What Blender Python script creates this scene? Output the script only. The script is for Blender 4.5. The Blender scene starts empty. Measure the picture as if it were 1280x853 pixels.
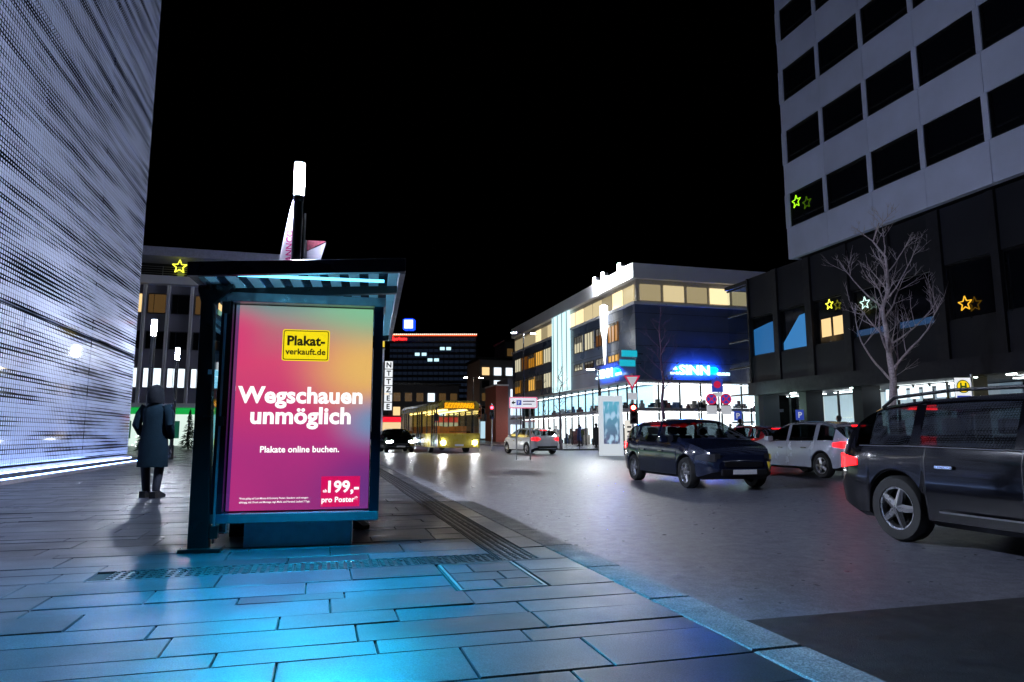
import bpy, bmesh, math, random
from mathutils import Vector, Matrix
R = math.radians
rnd = random.Random(7)
sc = bpy.context.scene
col = sc.collection
# ---------------------------------------------------------------- camera, sky, moonlight, exposure
# world frame: +Y runs along the street, +X points across it to the far kerb, the pavement is z = 0
cd = bpy.data.cameras.new('camera'); cam = bpy.data.objects.new('camera', cd); col.objects.link(cam)
cd.sensor_width = 36.0; cd.lens = 24.0; cd.clip_start = .05; cd.clip_end = 3000
cam.location = (0, 0, .95); cam.rotation_euler = (R(90 + 7.78), 0, R(-15.5))
sc.camera = cam
w = bpy.data.worlds.new('World'); sc.world = w; w.use_nodes = True
nt = w.node_tree; bg = nt.nodes['Background']
sky = nt.nodes.new('ShaderNodeTexSky'); sky.sky_type = 'NISHITA'; sky.sun_disc = False
sky.sun_elevation = R(-6); sky.sun_rotation = R(200); sky.air_density = 1.0; sky.dust_density = .5
nt.links.new(sky.outputs[0], bg.inputs[0]); bg.inputs[1].default_value = .06
sl = bpy.data.lights.new('moon', 'SUN'); sl.energy = .012; sl.angle = R(.5); sl.color = (.75, .85, 1)
so = bpy.data.objects.new('moon', sl); col.objects.link(so); so.rotation_euler = (R(50), 0, R(40))
sc.view_settings.view_transform = 'Standard'; sc.view_settings.look = 'None'
sc.view_settings.exposure = 0.3; sc.view_settings.gamma = 1.0; sc.view_settings.use_curve_mapping = False
sc.render.engine = 'CYCLES'
sc.cycles.use_denoising = True; sc.cycles.max_bounces = 8; sc.cycles.transparent_max_bounces = 16
sc.cycles.sample_clamp_indirect = 6.0; sc.cycles.caustics_refractive = False; sc.cycles.caustics_reflective = False

# ---------------------------------------------------------------- helpers
def lin(r, g, b):
    f = lambda c: (c / 255 / 12.92) if c / 255 <= .04045 else ((c / 255 + .055) / 1.055) ** 2.4
    return (f(r), f(g), f(b))
MATS = {}
def nodes(name):
    m = bpy.data.materials.new(name); m.use_nodes = True; t = m.node_tree
    return m, t, t.nodes['Principled BSDF'], t.nodes['Material Output']
def mat(name, c, rough=.5, metal=0, var=.15, scale=6, bump=0, bscale=60, spec=.5, rand=0, coat=0, rvar=.12, trans=0, speck=0):
    if name in MATS: return MATS[name]
    m, t, p, o = nodes(name); N = t.nodes; L = t.links
    tc = N.new('ShaderNodeTexCoord'); n = N.new('ShaderNodeTexNoise'); n.inputs['Scale'].default_value = scale; n.inputs['Detail'].default_value = 6
    L.new(tc.outputs['Object'], n.inputs['Vector'])
    mr = N.new('ShaderNodeMapRange'); mr.inputs[1].default_value = .25; mr.inputs[2].default_value = .75
    mr.inputs[3].default_value = 1 - var; mr.inputs[4].default_value = 1 + var; L.new(n.outputs[0], mr.inputs[0])
    fac = mr.outputs[0]
    if rand:
        oi = N.new('ShaderNodeObjectInfo'); r2 = N.new('ShaderNodeMapRange'); r2.inputs[3].default_value = 1 - rand; r2.inputs[4].default_value = 1 + rand
        L.new(oi.outputs['Random'], r2.inputs[0]); mu = N.new('ShaderNodeMath'); mu.operation = 'MULTIPLY'
        L.new(fac, mu.inputs[0]); L.new(r2.outputs[0], mu.inputs[1]); fac = mu.outputs[0]
    if speck:
        n4 = N.new('ShaderNodeTexNoise'); n4.inputs['Scale'].default_value = speck; n4.inputs['Detail'].default_value = 2; L.new(tc.outputs['Object'], n4.inputs['Vector'])
        r4_ = N.new('ShaderNodeMapRange'); r4_.inputs[1].default_value = .35; r4_.inputs[2].default_value = .68; r4_.inputs[3].default_value = .45; r4_.inputs[4].default_value = 1.75; L.new(n4.outputs[0], r4_.inputs[0])
        m4 = N.new('ShaderNodeMath'); m4.operation = 'MULTIPLY'; L.new(fac, m4.inputs[0]); L.new(r4_.outputs[0], m4.inputs[1]); fac = m4.outputs[0]
    vm = N.new('ShaderNodeVectorMath'); vm.operation = 'SCALE'; vm.inputs[0].default_value = c; L.new(fac, vm.inputs['Scale'])
    L.new(vm.outputs[0], p.inputs['Base Color'])
    p.inputs['Metallic'].default_value = metal; p.inputs['Specular IOR Level'].default_value = spec
    if coat: p.inputs['Coat Weight'].default_value = coat; p.inputs['Coat Roughness'].default_value = .05
    if trans: p.inputs['Transmission Weight'].default_value = trans
    rr = N.new('ShaderNodeMapRange'); rr.inputs[1].default_value = .3; rr.inputs[2].default_value = .7
    rr.inputs[3].default_value = max(.02, rough - rvar); rr.inputs[4].default_value = min(1, rough + rvar)
    n3 = N.new('ShaderNodeTexNoise'); n3.inputs['Scale'].default_value = scale * .6; n3.inputs['Detail'].default_value = 4
    L.new(tc.outputs['Object'], n3.inputs['Vector']); L.new(n3.outputs[0], rr.inputs[0]); L.new(rr.outputs[0], p.inputs['Roughness'])
    if bump:
        n2 = N.new('ShaderNodeTexNoise'); n2.inputs['Scale'].default_value = bscale; n2.inputs['Detail'].default_value = 3
        L.new(tc.outputs['Object'], n2.inputs['Vector'])
        b = N.new('ShaderNodeBump'); b.inputs['Strength'].default_value = bump; b.inputs['Distance'].default_value = .01
        L.new(n2.outputs[0], b.inputs['Height']); L.new(b.outputs[0], p.inputs['Normal'])
    MATS[name] = m; return m
def emi(name, c, s, base=(.02, .02, .02)):
    if name in MATS: return MATS[name]
    m, t, p, o = nodes(name)
    p.inputs['Base Color'].default_value = (*base, 1); p.inputs['Emission Color'].default_value = (*c, 1); p.inputs['Emission Strength'].default_value = s
    p.inputs['Roughness'].default_value = .3
    MATS[name] = m; return m
def glass(name, tint=(.8, .9, .95), mix=.12, rough=.02):
    if name in MATS: return MATS[name]
    m, t, p, o = nodes(name); N = t.nodes; L = t.links; N.remove(p)
    tr = N.new('ShaderNodeBsdfTransparent'); tr.inputs[0].default_value = (*tint, 1)
    g = N.new('ShaderNodeBsdfGlossy'); g.inputs['Roughness'].default_value = rough
    fr = N.new('ShaderNodeFresnel'); fr.inputs[0].default_value = 1.5
    ad = N.new('ShaderNodeMath'); ad.operation = 'ADD'; ad.use_clamp = True; ad.inputs[1].default_value = mix * .4; L.new(fr.outputs[0], ad.inputs[0])
    ge = N.new('ShaderNodeNewGeometry'); inv = N.new('ShaderNodeMath'); inv.operation = 'SUBTRACT'; inv.inputs[0].default_value = 1; L.new(ge.outputs['Backfacing'], inv.inputs[1])
    mu = N.new('ShaderNodeMath'); mu.operation = 'MULTIPLY'; L.new(ad.outputs[0], mu.inputs[0]); L.new(inv.outputs[0], mu.inputs[1])   # one reflection per pane
    ms = N.new('ShaderNodeMixShader'); L.new(mu.outputs[0], ms.inputs[0]); L.new(tr.outputs[0], ms.inputs[1]); L.new(g.outputs[0], ms.inputs[2])
    L.new(ms.outputs[0], o.inputs[0]); MATS[name] = m; return m

def link(o, parent=None):
    col.objects.link(o)
    if parent: o.parent = parent
    return o
def tag(o, label=None, cat=None, group=None, kind=None):
    if label: o['label'] = label
    if cat: o['category'] = cat
    if group: o['group'] = group
    if kind: o['kind'] = kind
    return o
def thing(name, loc, label, cat, group=None, rz=0):
    o = bpy.data.objects.new(name, None); o.location = loc; o.rotation_euler = (0, 0, rz); o.empty_display_size = .2
    link(o); return tag(o, label, cat, group)
def copy_tree(o, parent=None):
    c = o.copy(); col.objects.link(c); c.parent = parent
    for ch in list(o.children): copy_tree(ch, c)
    return c
class MB:
    def __init__(s): s.v = []; s.f = []
    def add(s, vs, fs):
        k = len(s.v); s.v += [tuple(q) for q in vs]; s.f += [tuple(i + k for i in f) for f in fs]; return s
    def box(s, x0, x1, y0, y1, z0, z1):
        return s.add([(x0, y0, z0), (x1, y0, z0), (x1, y1, z0), (x0, y1, z0), (x0, y0, z1), (x1, y0, z1), (x1, y1, z1), (x0, y1, z1)],
                     [(0, 3, 2, 1), (4, 5, 6, 7), (0, 1, 5, 4), (1, 2, 6, 5), (2, 3, 7, 6), (3, 0, 4, 7)])
    def cbox(s, x0, x1, y0, y1, z0, z1, c=.005):   # top edge chamfered
        return s.add([(x0, y0, z0), (x1, y0, z0), (x1, y1, z0), (x0, y1, z0), (x0, y0, z1 - c), (x1, y0, z1 - c), (x1, y1, z1 - c), (x0, y1, z1 - c),
                      (x0 + c, y0 + c, z1), (x1 - c, y0 + c, z1), (x1 - c, y1 - c, z1), (x0 + c, y1 - c, z1)],
                     [(8, 9, 10, 11), (0, 1, 5, 4), (1, 2, 6, 5), (2, 3, 7, 6), (3, 0, 4, 7), (4, 5, 9, 8), (5, 6, 10, 9), (6, 7, 11, 10), (7, 4, 8, 11)])
    def path(s, pts, rad, n=8, cap=True):
        pts = [Vector(q) for q in pts]; rad = rad if isinstance(rad, (list, tuple)) else [rad] * len(pts)
        k = len(s.v); prev = None
        for i, q in enumerate(pts):
            d = (pts[min(i + 1, len(pts) - 1)] - pts[max(i - 1, 0)]).normalized()
            if prev is None:
                a = d.orthogonal().normalized()
            else:
                a = (prev - d * prev.dot(d)).normalized()
            prev = a; b = d.cross(a)
            for j in range(n):
                t = 2 * math.pi * j / n; s.v.append(tuple(q + (a * math.cos(t) + b * math.sin(t)) * rad[i]))
        for i in range(len(pts) - 1):
            for j in range(n):
                s.f.append((k + i * n + j, k + i * n + (j + 1) % n, k + (i + 1) * n + (j + 1) % n, k + (i + 1) * n + j))
        if cap:
            s.f.append(tuple(k + j for j in reversed(range(n)))); s.f.append(tuple(k + (len(pts) - 1) * n + j for j in range(n)))
        return s
    def lathe(s, prof, n=16, c=(0, 0, 0), axis='z', cap=True):
        k = len(s.v); c = Vector(c)
        for r, z in prof:
            for j in range(n):
                t = 2 * math.pi * j / n; q = Vector((r * math.cos(t), r * math.sin(t), z))
                if axis == 'y': q = Vector((q.x, q.z, q.y))
                if axis == 'x': q = Vector((q.z, q.x, q.y))
                s.v.append(tuple(c + q))
        for i in range(len(prof) - 1):
            for j in range(n): s.f.append((k + i * n + j, k + i * n + (j + 1) % n, k + (i + 1) * n + (j + 1) % n, k + (i + 1) * n + j))
        if cap: s.f.append(tuple(k + j for j in reversed(range(n)))); s.f.append(tuple(k + (len(prof) - 1) * n + j for j in range(n)))
        return s
    def prism(s, poly, a0, a1, axis='y'):   # polygon in (x,z) extruded along y, or (x,y) along z, or (y,z) along x
        P = {'y': lambda q, a: (q[0], a, q[1]), 'z': lambda q, a: (q[0], q[1], a), 'x': lambda q, a: (a, q[0], q[1])}[axis]
        n = len(poly)
        return s.add([P(q, a0) for q in poly] + [P(q, a1) for q in poly],
                     [tuple(range(n)), tuple(range(2 * n - 1, n - 1, -1))] + [(i, i + n, (i + 1) % n + n, (i + 1) % n) for i in range(n)])
    def mesh(s, name, m, smooth=False):
        me = bpy.data.meshes.new(name); me.from_pydata(s.v, [], s.f)
        bm = bmesh.new(); bm.from_mesh(me); bmesh.ops.recalc_face_normals(bm, faces=bm.faces); bm.to_mesh(me); bm.free()
        if m: me.materials.append(m)
        if smooth:
            me.polygons.foreach_set('use_smooth', [True] * len(me.polygons)); me.set_sharp_from_angle(angle=R(35))
        return me
    def build(s, name, m, parent=None, smooth=False, bevel=0):
        o = bpy.data.objects.new(name, s.mesh(name, m, smooth)); link(o, parent)
        if bevel:
            b = o.modifiers.new('bevel', 'BEVEL'); b.width = bevel; b.segments = 2; b.limit_method = 'ANGLE'
        return o
def box(name, m, parent, *d, bevel=0): return MB().box(*d).build(name, m, parent, bevel=bevel)
def text(name, s, size, m, parent, loc, rot=(R(90), 0, 0), bold=0, align='LEFT', ext=.002, sx=1, shear=0):
    cu = bpy.data.curves.new(name, 'FONT'); cu.body = s; cu.size = size; cu.offset = bold; cu.extrude = ext; cu.align_x = align; cu.shear = shear
    cu.resolution_u = 3; cu.space_character = 1.02
    t = bpy.data.objects.new(name + '_tmp', cu)
    me = bpy.data.meshes.new_from_object(t)
    bpy.data.objects.remove(t); bpy.data.curves.remove(cu)
    me.materials.clear(); me.materials.append(m)
    o = bpy.data.objects.new(name, me); o.location = loc; o.rotation_euler = rot; o.scale = (sx, 1, 1); link(o, parent); return o

# ---------------------------------------------------------------- materials
M = {}
M['asphalt'] = mat('asphalt', (.10, .105, .135), .33, var=.35, scale=11, bump=.4, bscale=200, spec=.6, rvar=.06, speck=90)
M['new_asphalt'] = mat('new_asphalt', (.013, .013, .016), .5, var=.4, scale=9, bump=.6, bscale=120, spec=.4, speck=110)
M['paver'] = mat('paver', (.036, .043, .058), .35, var=.3, scale=3, bump=.12, bscale=420, rand=.42, spec=.48, rvar=.07, speck=150)
M['joint'] = mat('joint_sand', (.012, .012, .014), .9, scale=30)
M['kerb'] = mat('kerb_granite', (.2, .2, .22), .48, var=.3, scale=8, speck=120, bump=.6, bscale=110, rand=.15)
M['tactile'] = mat('tactile_tile', (.02, .022, .026), .35, rand=.3, scale=12)
M['soil'] = mat('soil', (.02, .02, .02), .95)
M['plaza'] = mat('plaza', (.07, .075, .085), .3, var=.3, scale=2, bump=.3, bscale=30)
M['dark_metal'] = mat('dark_metal', (.012, .013, .016), .35, .3, scale=10)
M['steel'] = mat('brushed_steel', (.42, .42, .43), .38, .85, scale=20, var=.1)
M['alu'] = mat('grey_aluminium', (.34, .33, .4), .42, .45, scale=14, var=.12)
M['black'] = mat('black_plastic', (.008, .008, .01), .5)
M['white_paint'] = mat('white_paint', (.75, .76, .8), .55, var=.06, scale=.6)
M['facade_white'] = mat('facade_white', (.62, .67, .86), .6, var=.12, scale=.5, rand=.07)
M['facade_grey'] = mat('facade_grey', (.2, .2, .26), .6, var=.12, scale=.7, rand=.1)
M['facade_dark'] = mat('facade_dark', (.012, .013, .02), .6, spec=.3, var=.25, scale=.5, rand=.2)
M['facade_blue'] = mat('facade_blue', (.10, .13, .2), .32, var=.2, scale=.4)
M['window_dark'] = mat('window_dark', (.006, .007, .01), .07, var=.1, spec=.7, rvar=.03)
M['glass'] = glass('clear_glass')
M['shelter_glass'] = glass('shelter_glass', (.5, .82, .92), .2)
M['shop_glass'] = glass('shop_glass', (.92, .97, 1), .05)
M['rubber'] = mat('rubber', (.012, .012, .013), .7)
M['chrome'] = mat('chrome', (.6, .6, .62), .15, 1)

# ---------------------------------------------------------------- ground, road, pavement
def sheet(name, x0, x1, y0, y1, z, m, kind='structure', parent=None, nz=.3):
    return tag(MB().box(x0, x1, y0, y1, z - nz, z).build(name, m, parent), kind=kind)
sheet('ground', -1200, 1200, -300, 2200, -.5, M['soil'])
sheet('road', 2.10, 70, -20, 330, -.15, M['asphalt'])
o = sheet('asphalt_patch', 2.175, 9.5, .4, 3.715, -.144, M['new_asphalt'], nz=.005)
pave = sheet('pavement', -40, 1.86, -6, 64, -.014, M['joint'])
sheet('far_plaza', -40, 1.2, 24.02, 63.9, -.002, M['plaza'], nz=.01)
sheet('far_pavement', 16.0, 23.6, -15, 36.5, -.04, M['plaza'])
sheet('cross_pavement', 16.0, 69, 44.5, 120, -.04, M['plaza'])
for (x0, x1, y0, y1) in ((15.78, 16.0, -15, 36.5), (15.78, 16.0, 44.5, 120)):
    sheet('far_kerb', x0, x1, y0, y1, -.03, M['kerb'])
# pavers: courses run across the pavement
PIT = R(7.78); CT, ST = math.cos(R(15.5)), math.sin(R(15.5)); CP, SP = math.cos(PIT), math.sin(PIT)
pv = []
v = .6; k = 0
hs = [.42, .2, .31, .26, .44, .18, .33]
while v < 24:
    h = hs[k % 7] * rnd.uniform(.97, 1.03); h0 = h
    umax = 1.88 if v < 5.2 else 1.345
    skip_cross = 5.2 - .001 < v < 5.5
    for cut in (4.265, 5.155, 5.2):
        if v < cut - .001 and v + h > cut: h = cut - v; break
    u = -5.75 - rnd.uniform(0, .6)
    if not skip_cross:
        while u < umax - .01:
            l = rnd.choice([.55, .7, .85, 1.0, 1.15]) * rnd.uniform(.9, 1.1)
            e = min(u + l, umax)
            if umax - e < .22: e = umax
            if not (v + h > 4.27 and v < 5.15 and e > .84 and u < 1.44):
                pv.append((max(u, -5.75), e, v, v + h))
            else:
                if u < .8: pv.append((max(u, -5.75), .84, v, v + h))
                if e > 1.48: pv.append((1.44, e, v, v + h))
                elif umax - e > 0: pass
            u = e
    else:
        h = 5.5 - v
        while u < -1.46:
            e = min(u + rnd.uniform(.5, 1.0), -1.455); pv.append((max(u, -5.75), e, v, v + h)); u = e
    v += h; k += 1
v = 5.2
while v < 24:
    l = rnd.uniform(.42, .8); pv.append((1.658, 1.88, v, v + l)); v += l
v = 4.3
for (a, b) in ((4.26, 4.7), (4.7, 5.16)): pv.append((1.44, 1.88, a, b))
def area_px(q):
    u, e, a, b = q; cu, cv = (u + e) / 2, (a + b) / 2
    X = cu * CT - cv * ST; Y = cu * ST + cv * CT; d = Y * CP - .95 * SP
    if d < .5: return 0
    px = 512 + 683 * X / d; py = 341 + 683 * (.95 * CP + Y * SP - 2 * Y * SP * 0) / d * 1.0
    if px < -80 or px > 1104: return 0
    return (e - u) * (b - a) / d ** 3
pv = [q for q in pv if q[1] - q[0] > .03]
pv.sort(key=area_px, reverse=True)
field = MB()
g = .0045
for i, (a, b, c, d) in enumerate(pv):
    zt = rnd.uniform(-.002, .003)
    if i < 300:
        mb = MB().cbox(a + g, b - g, c + g, d - g, -.06, zt, .0035)
        for j in range(8, 12):
            x, y, z = mb.v[j]; mb.v[j] = (x, y, z + rnd.uniform(-.0018, .0018))
        mb.build('paver', M['paver'], pave)
    else:
        field.cbox(a + g, b - g, c + g, d - g, -.06, zt, .0035)
tag(field.build('paver_field', M['paver'], pave), kind='stuff')
# tactile strip: studded tiles
tm = MB().box(.004, .296, .004, .296, -.05, -.004)
for i in range(5):
    for j in range(5):
        x, y = .03 + i * .06, .03 + j * .06; r0, r1 = .019, .012
        tm.add([(x - r0, y - r0, -.004), (x + r0, y - r0, -.004), (x + r0, y + r0, -.004), (x - r0, y + r0, -.004),
                (x - r1, y - r1, .004), (x + r1, y - r1, .004), (x + r1, y + r1, .004), (x - r1, y + r1, .004)],
               [(4, 5, 6, 7), (0, 1, 5, 4), (1, 2, 6, 5), (2, 3, 7, 6), (3, 0, 4, 7)])
tme = tm.mesh('tactile_tile', M['tactile'])
spots = [(1.352, 5.2 + .3 * i) for i in range(62)] + [(1.05 - .3 * i, 5.2) for i in range(9)]
for (x, y) in spots:
    o = bpy.data.objects.new('tactile_tile', tme); o.location = (x, y, 0); link(o, pave)
# kerb stones
kerb = tag(MB().box(1.885, 2.14, -3, 60, -.4, -.06).build('kerb', M['joint']), kind='structure')
for i in range(62):
    y = -2.2 + i * 1.0
    mb = MB().cbox(1.888, 2.165, y + .005, y + .995, -.35, -.004, .012)
    mb.build('kerb_stone', M['kerb'], kerb)
# inspection cover set into the paving
ic = thing('inspection_cover', (.86, 4.28, 0), 'square steel framed inspection cover inlaid with paving stone', 'manhole cover')
fr = MB()
for d in ((0, .56, 0, .018), (0, .56, .84, .858), (0, .018, .018, .84), (.542, .56, .018, .84)): fr.box(*d, -.05, .003)
fr.build('frame', M['steel'], ic)
for (a, b, c, d) in ((.03, .27, .03, .26), (.28, .53, .03, .26), (.03, .36, .27, .52), (.37, .53, .27, .52), (.03, .2, .53, .83), (.21, .53, .53, .83)):
    MB().cbox(a, b, c, d, -.05, .001, .004).build('inlay_stone', M['paver'], ic)
box('bed', M['joint'], ic, .018, .542, .018, .84, -.055, -.02)

# ---------------------------------------------------------------- patterned glass building on the left
def frit_material():
    m, t, p, o = nodes('fritted_glass'); N = t.nodes; L = t.links
    tc = N.new('ShaderNodeTexCoord'); sp = N.new('ShaderNodeSeparateXYZ'); L.new(tc.outputs['Object'], sp.inputs[0])
    def math_(op, a, b=None, cl=False):
        n = N.new('ShaderNodeMath'); n.operation = op; n.use_clamp = cl
        for i, q in enumerate((a, b)):
            if q is None: continue
            if isinstance(q, (int, float)): n.inputs[i].default_value = q
            else: L.new(q, n.inputs[i])
        return n.outputs[0]
    U = math_('DIVIDE', sp.outputs[1], .125); V = math_('DIVIDE', sp.outputs[2], .115)
    fu = math_('ABSOLUTE', math_('SUBTRACT', math_('FRACT', U), .5)); fv = math_('ABSOLUTE', math_('SUBTRACT', math_('FRACT', V), .5))
    row = math_('FLOOR', V); colm = math_('FLOOR', U)
    wn = N.new('ShaderNodeTexWhiteNoise'); wn.noise_dimensions = '1D'; L.new(row, wn.inputs['W'])
    cb = N.new('ShaderNodeCombineXYZ'); L.new(math_('MULTIPLY', colm, .013), cb.inputs[0]); L.new(math_('MULTIPLY', row, .21), cb.inputs[1])
    nz = N.new('ShaderNodeTexNoise'); nz.inputs['Scale'].default_value = 1.6; nz.inputs['Detail'].default_value = 4; L.new(cb.outputs[0], nz.inputs['Vector'])
    size = math_('ADD', math_('ADD', math_('MULTIPLY', nz.outputs[0], 1.35), -.34), math_('MULTIPLY', wn.outputs[0], .10))   # 0.2..0.6
    hv = math_('MULTIPLY', size, 1.02); hu = math_('ADD', math_('MULTIPLY', size, .55), .16)
    a = math_('LESS_THAN', fv, math_('MINIMUM', hv, .47)); b = math_('LESS_THAN', fu, math_('MINIMUM', hu, .455))
    cell = math_('MULTIPLY', a, b)
    mix = N.new('ShaderNodeMix'); mix.data_type = 'RGBA'; mix.inputs[6].default_value = (.008, .01, .016, 1); mix.inputs[7].default_value = (.62, .68, .85, 1)
    L.new(cell, mix.inputs[0]); L.new(mix.outputs[2], p.inputs['Base Color'])
    rr = N.new('ShaderNodeMapRange'); rr.inputs[3].default_value = .06; rr.inputs[4].default_value = .5; L.new(cell, rr.inputs[0]); L.new(rr.outputs[0], p.inputs['Roughness'])
    p.inputs['Emission Color'].default_value = (.32, .46, .95, 1)       # low glow put into the printed cells to brighten the upper facade
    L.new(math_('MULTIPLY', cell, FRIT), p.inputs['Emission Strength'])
    return m
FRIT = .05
frit = frit_material()
led = emi('facade_led', (.36, .5, 1.0), 16)
lb = thing('glass_fronted_building', (-7.4, 0, 0), 'tall building faced with fritted glass panels in dotted rows', 'building')
box('core', M['facade_dark'], lb, -14, -.25, 2, 31.6, -.1, 23.8)
vs = [9.3, 14.6, 19.9, 25.2, 30.5]; zs = [.16, 4.08, 7.95, 11.85, 15.75, 19.65, 23.55]
for i in range(4):
    for j in range(6):
        MB().box(-.06, 0, vs[i] + .028, vs[i + 1] - .028, zs[j] + .028, zs[j + 1] - .028).build('glass_panel', frit, lb)
    box('base_light', led, lb, .16, .2, vs[i] + .05, vs[i + 1] - .05, .03, .055)
for j in range(6):                                             # rounded corner of the facade
    mb = MB(); n = 7; r = .95
    for q in range(n + 1):
        t = math.pi / 2 * q / n
        for rr in (r, r - .05):
            for z in (zs[j] + .018, zs[j + 1] - .018):
                mb.v.append((-r + rr * math.cos(t), 30.54 + rr * math.sin(t), z))
    for q in range(n):
        k = 4 * q; mb.f += [(k, k + 4, k + 5, k + 1), (k + 2, k + 3, k + 7, k + 6), (k, k + 2, k + 6, k + 4), (k + 1, k + 5, k + 7, k + 3)]
    mb.f += [(0, 1, 3, 2), (4 * n, 4 * n + 2, 4 * n + 3, 4 * n + 1)]
    mb.build('corner_panel', frit, lb, smooth=True)
box('plinth', M['alu'], lb, -.2, .03, 2, 31.3, -.05, .13)
box('gravel_strip', mat('gravel', (.03, .03, .032), .8, bump=1, bscale=40), lb, .03, 1.5, 2, 31.5, -.05, .02)
box('edge_stone', M['alu'], lb, 1.5, 1.63, 2, 31.5, -.05, .07)
for i in range(4): box('edge_light', emi('edge_led', (.25, .45, 1.0), 18), lb, 1.455, 1.497, vs[i] + .03, vs[i + 1] - .03, .04, .085)

# ---------------------------------------------------------------- office building behind the plaza
warm = emi('window_warm', lin(255, 214, 150), .9); cool = emi('window_cool', lin(225, 240, 250), 1.3); dim = emi('window_dim', lin(120, 90, 50), .35)
ob = thing('plaza_building', (-3.9, 65, 0), 'grey office building with green shop fascia and a lit star upstairs', 'building')
box('wall', M['facade_grey'], ob, -26, 0, .35, 12, 3.6, 14.0)
box('shop_back', emi('shop_inside', lin(215, 235, 225), .9), ob, -26, 0, 3.0, 3.1, -.1, 3.2)
box('shop_soffit', M['white_paint'], ob, -26, 0, .0, 3.0, 3.2, 3.3)
box('green_fascia', emi('green_fascia', lin(20, 165, 70), .8), ob, -26, 0, -.12, .1, 2.66, 3.22)
box('grey_fascia', M['white_paint'], ob, -26, 0, -.1, .3, 3.24, 3.62)
box('cornice', M['white_paint'], ob, -26.2, .2, -.6, 2.5, 14.0, 14.72)
box('top_floor', M['facade_dark'], ob, -26, -.2, 2.2, 11.8, 14.72, 16.4)
box('roof', mat('roof_edge', (.42, .44, .6), .5), ob, -26.4, .4, -.9, 12, 16.4, 17.2)
rows = [(4.98, 6.63, cool), (8.37, 9.84, None), (11.53, 13.16, 'mix')]
for b in range(13):
    x1 = -.2 - b * 1.9; x0 = x1 - 1.38
    box('pier', M['white_paint'], ob, x0 - .34, x0 - .2, 0.06, .35, 3.62, 14.0); box('pier', M['white_paint'], ob, x0 - .46, x0 - .4, .06, .35, 3.62, 14.0)
    for (z0, z1, kind) in rows:
        m = M['window_dark'] if kind is None else (cool if kind is cool else [warm, dim, dim, warm, M['window_dark']][(b * 7 + 1) % 5])
        wn = box('window', m, ob, x0, x1, .22, .33, z0, z1)
        f = MB(); f.box(x0 - .05, x1 + .05, .16, .36, z0 - .06, z0 - .003).box(x0 - .05, x1 + .05, .16, .36, z1 + .003, z1 + .06).box(x0 - .05, x0 - .003, .16, .36, z0, z1).box(x1 + .003, x1 + .05, .16, .36, z0, z1).box(x0 + .42, x0 + .46, .18, .218, z0, z1)
        f.build('frame', M['dark_metal'], wn)
    box('shop_mullion', M['white_paint'], ob, x0, x0 + .07, .2, .3, -.05, 2.64)
    if b % 3 == 2: box('shop_counter', emi('yellow_counter', lin(240, 200, 40), .8), ob, x0 + .2, x1, .6, 1.0, -.05, .55)
    if b % 2 == 0: box('shop_poster', emi('green_poster', lin(20, 90, 70), .6), ob, x0 + .4, x1 - .2, .5, .54, .6, 2.1)
rl = MB()
for z in (14.95, 15.15, 15.35, 15.55): rl.path([(-26, -.3, z), (.1, -.3, z)], .018, 5)
for i in range(14): rl.path([(-26 + i * 2.0, -.3, 14.7), (-26 + i * 2.0, -.3, 15.6)], .02, 5)
rl.build('railing', M['steel'], ob)
for (x, wd) in ((-9.3, .55), (-3.2, .6), (-5.6, .3)): box('top_window', emi('window_green', lin(150, 170, 70), .3), ob, x, x + wd, 2.12, 2.19, 15.3, 16.2)
def star_mesh(r, tube=.02, m=None):
    pts = []
    for i in range(10):
        a = math.pi / 2 + i * math.pi / 5; q = r if i % 2 == 0 else r * .42; pts.append((q * math.cos(a), 0, q * math.sin(a)))
    mb = MB()
    for i in range(10): mb.path([pts[i], pts[(i + 1) % 10]], tube, 6)
    return mb.mesh('star', m)
def star(loc, r, m, label, rz=0):
    o = bpy.data.objects.new('christmas_star', star_mesh(r, r * .07, m)); o.location = loc; o.rotation_euler = (0, 0, rz); link(o)
    return tag(o, label, 'star')
yellow = emi('star_yellow', lin(235, 230, 60), 2.2); starw = emi('star_white', lin(190, 230, 220), 1.6); starg = emi('star_gold', lin(230, 170, 40), 1.2)
star((-12.55, 64.5, 15.6), .62, yellow, 'glowing yellow star on the top floor of the plaza building')
# firs on the plaza
def fir(loc, h, label, lights=False):
    t = thing('fir_tree', loc, label, 'tree'); mb = MB().path([(0, 0, 0), (0, 0, h)], [.06, .01], 6); mb.build('trunk', mat('bark', (.05, .035, .03), .9), t)
    mb = MB(); r2 = random.Random(int(h * 100))
    for i in range(520):
        z = h * (.06 + .92 * r2.random() ** 1.1); rad = (1 - z / h) * h * .34 * r2.uniform(.2, 1) + .03; a = r2.uniform(0, 6.283)
        d = Vector((math.cos(a), math.sin(a), -.25)); p0 = Vector((0, 0, z)) + d * rad * .5; p1 = Vector((0, 0, z)) + d * rad; s = Vector((-d.y, d.x, 0)) * .05
        mb.add([p0 - s, p0 + s, p1 + Vector((0, 0, -.03)), p0 + Vector((0, 0, .05))], [(0, 1, 2), (0, 3, 2), (1, 2, 3)])
    mb.build('crown', mat('needles', (.02, .045, .025), .8), t)
    if lights:
        mb = MB()
        for i in range(26):
            z = h * r2.uniform(.1, .9); rad = (1 - z / h) * h * .33; a = r2.uniform(0, 6.283); c = (rad * math.cos(a), rad * math.sin(a), z)
            mb.lathe([(.005, -.03), (.03, 0), (.005, .03)], 5, c)
        tag(mb.build('fairy_lights', emi('fairy_lights', (.9, .95, 1), 6), t), kind='stuff')
fir((-8.3, 49, 0), 2.6, 'bare dark fir tree standing before the green shop fascia')
fir((-9.7, 43.5, 0), 2.1, 'small fir tree hung with white fairy lights by the glass building', True)

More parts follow.
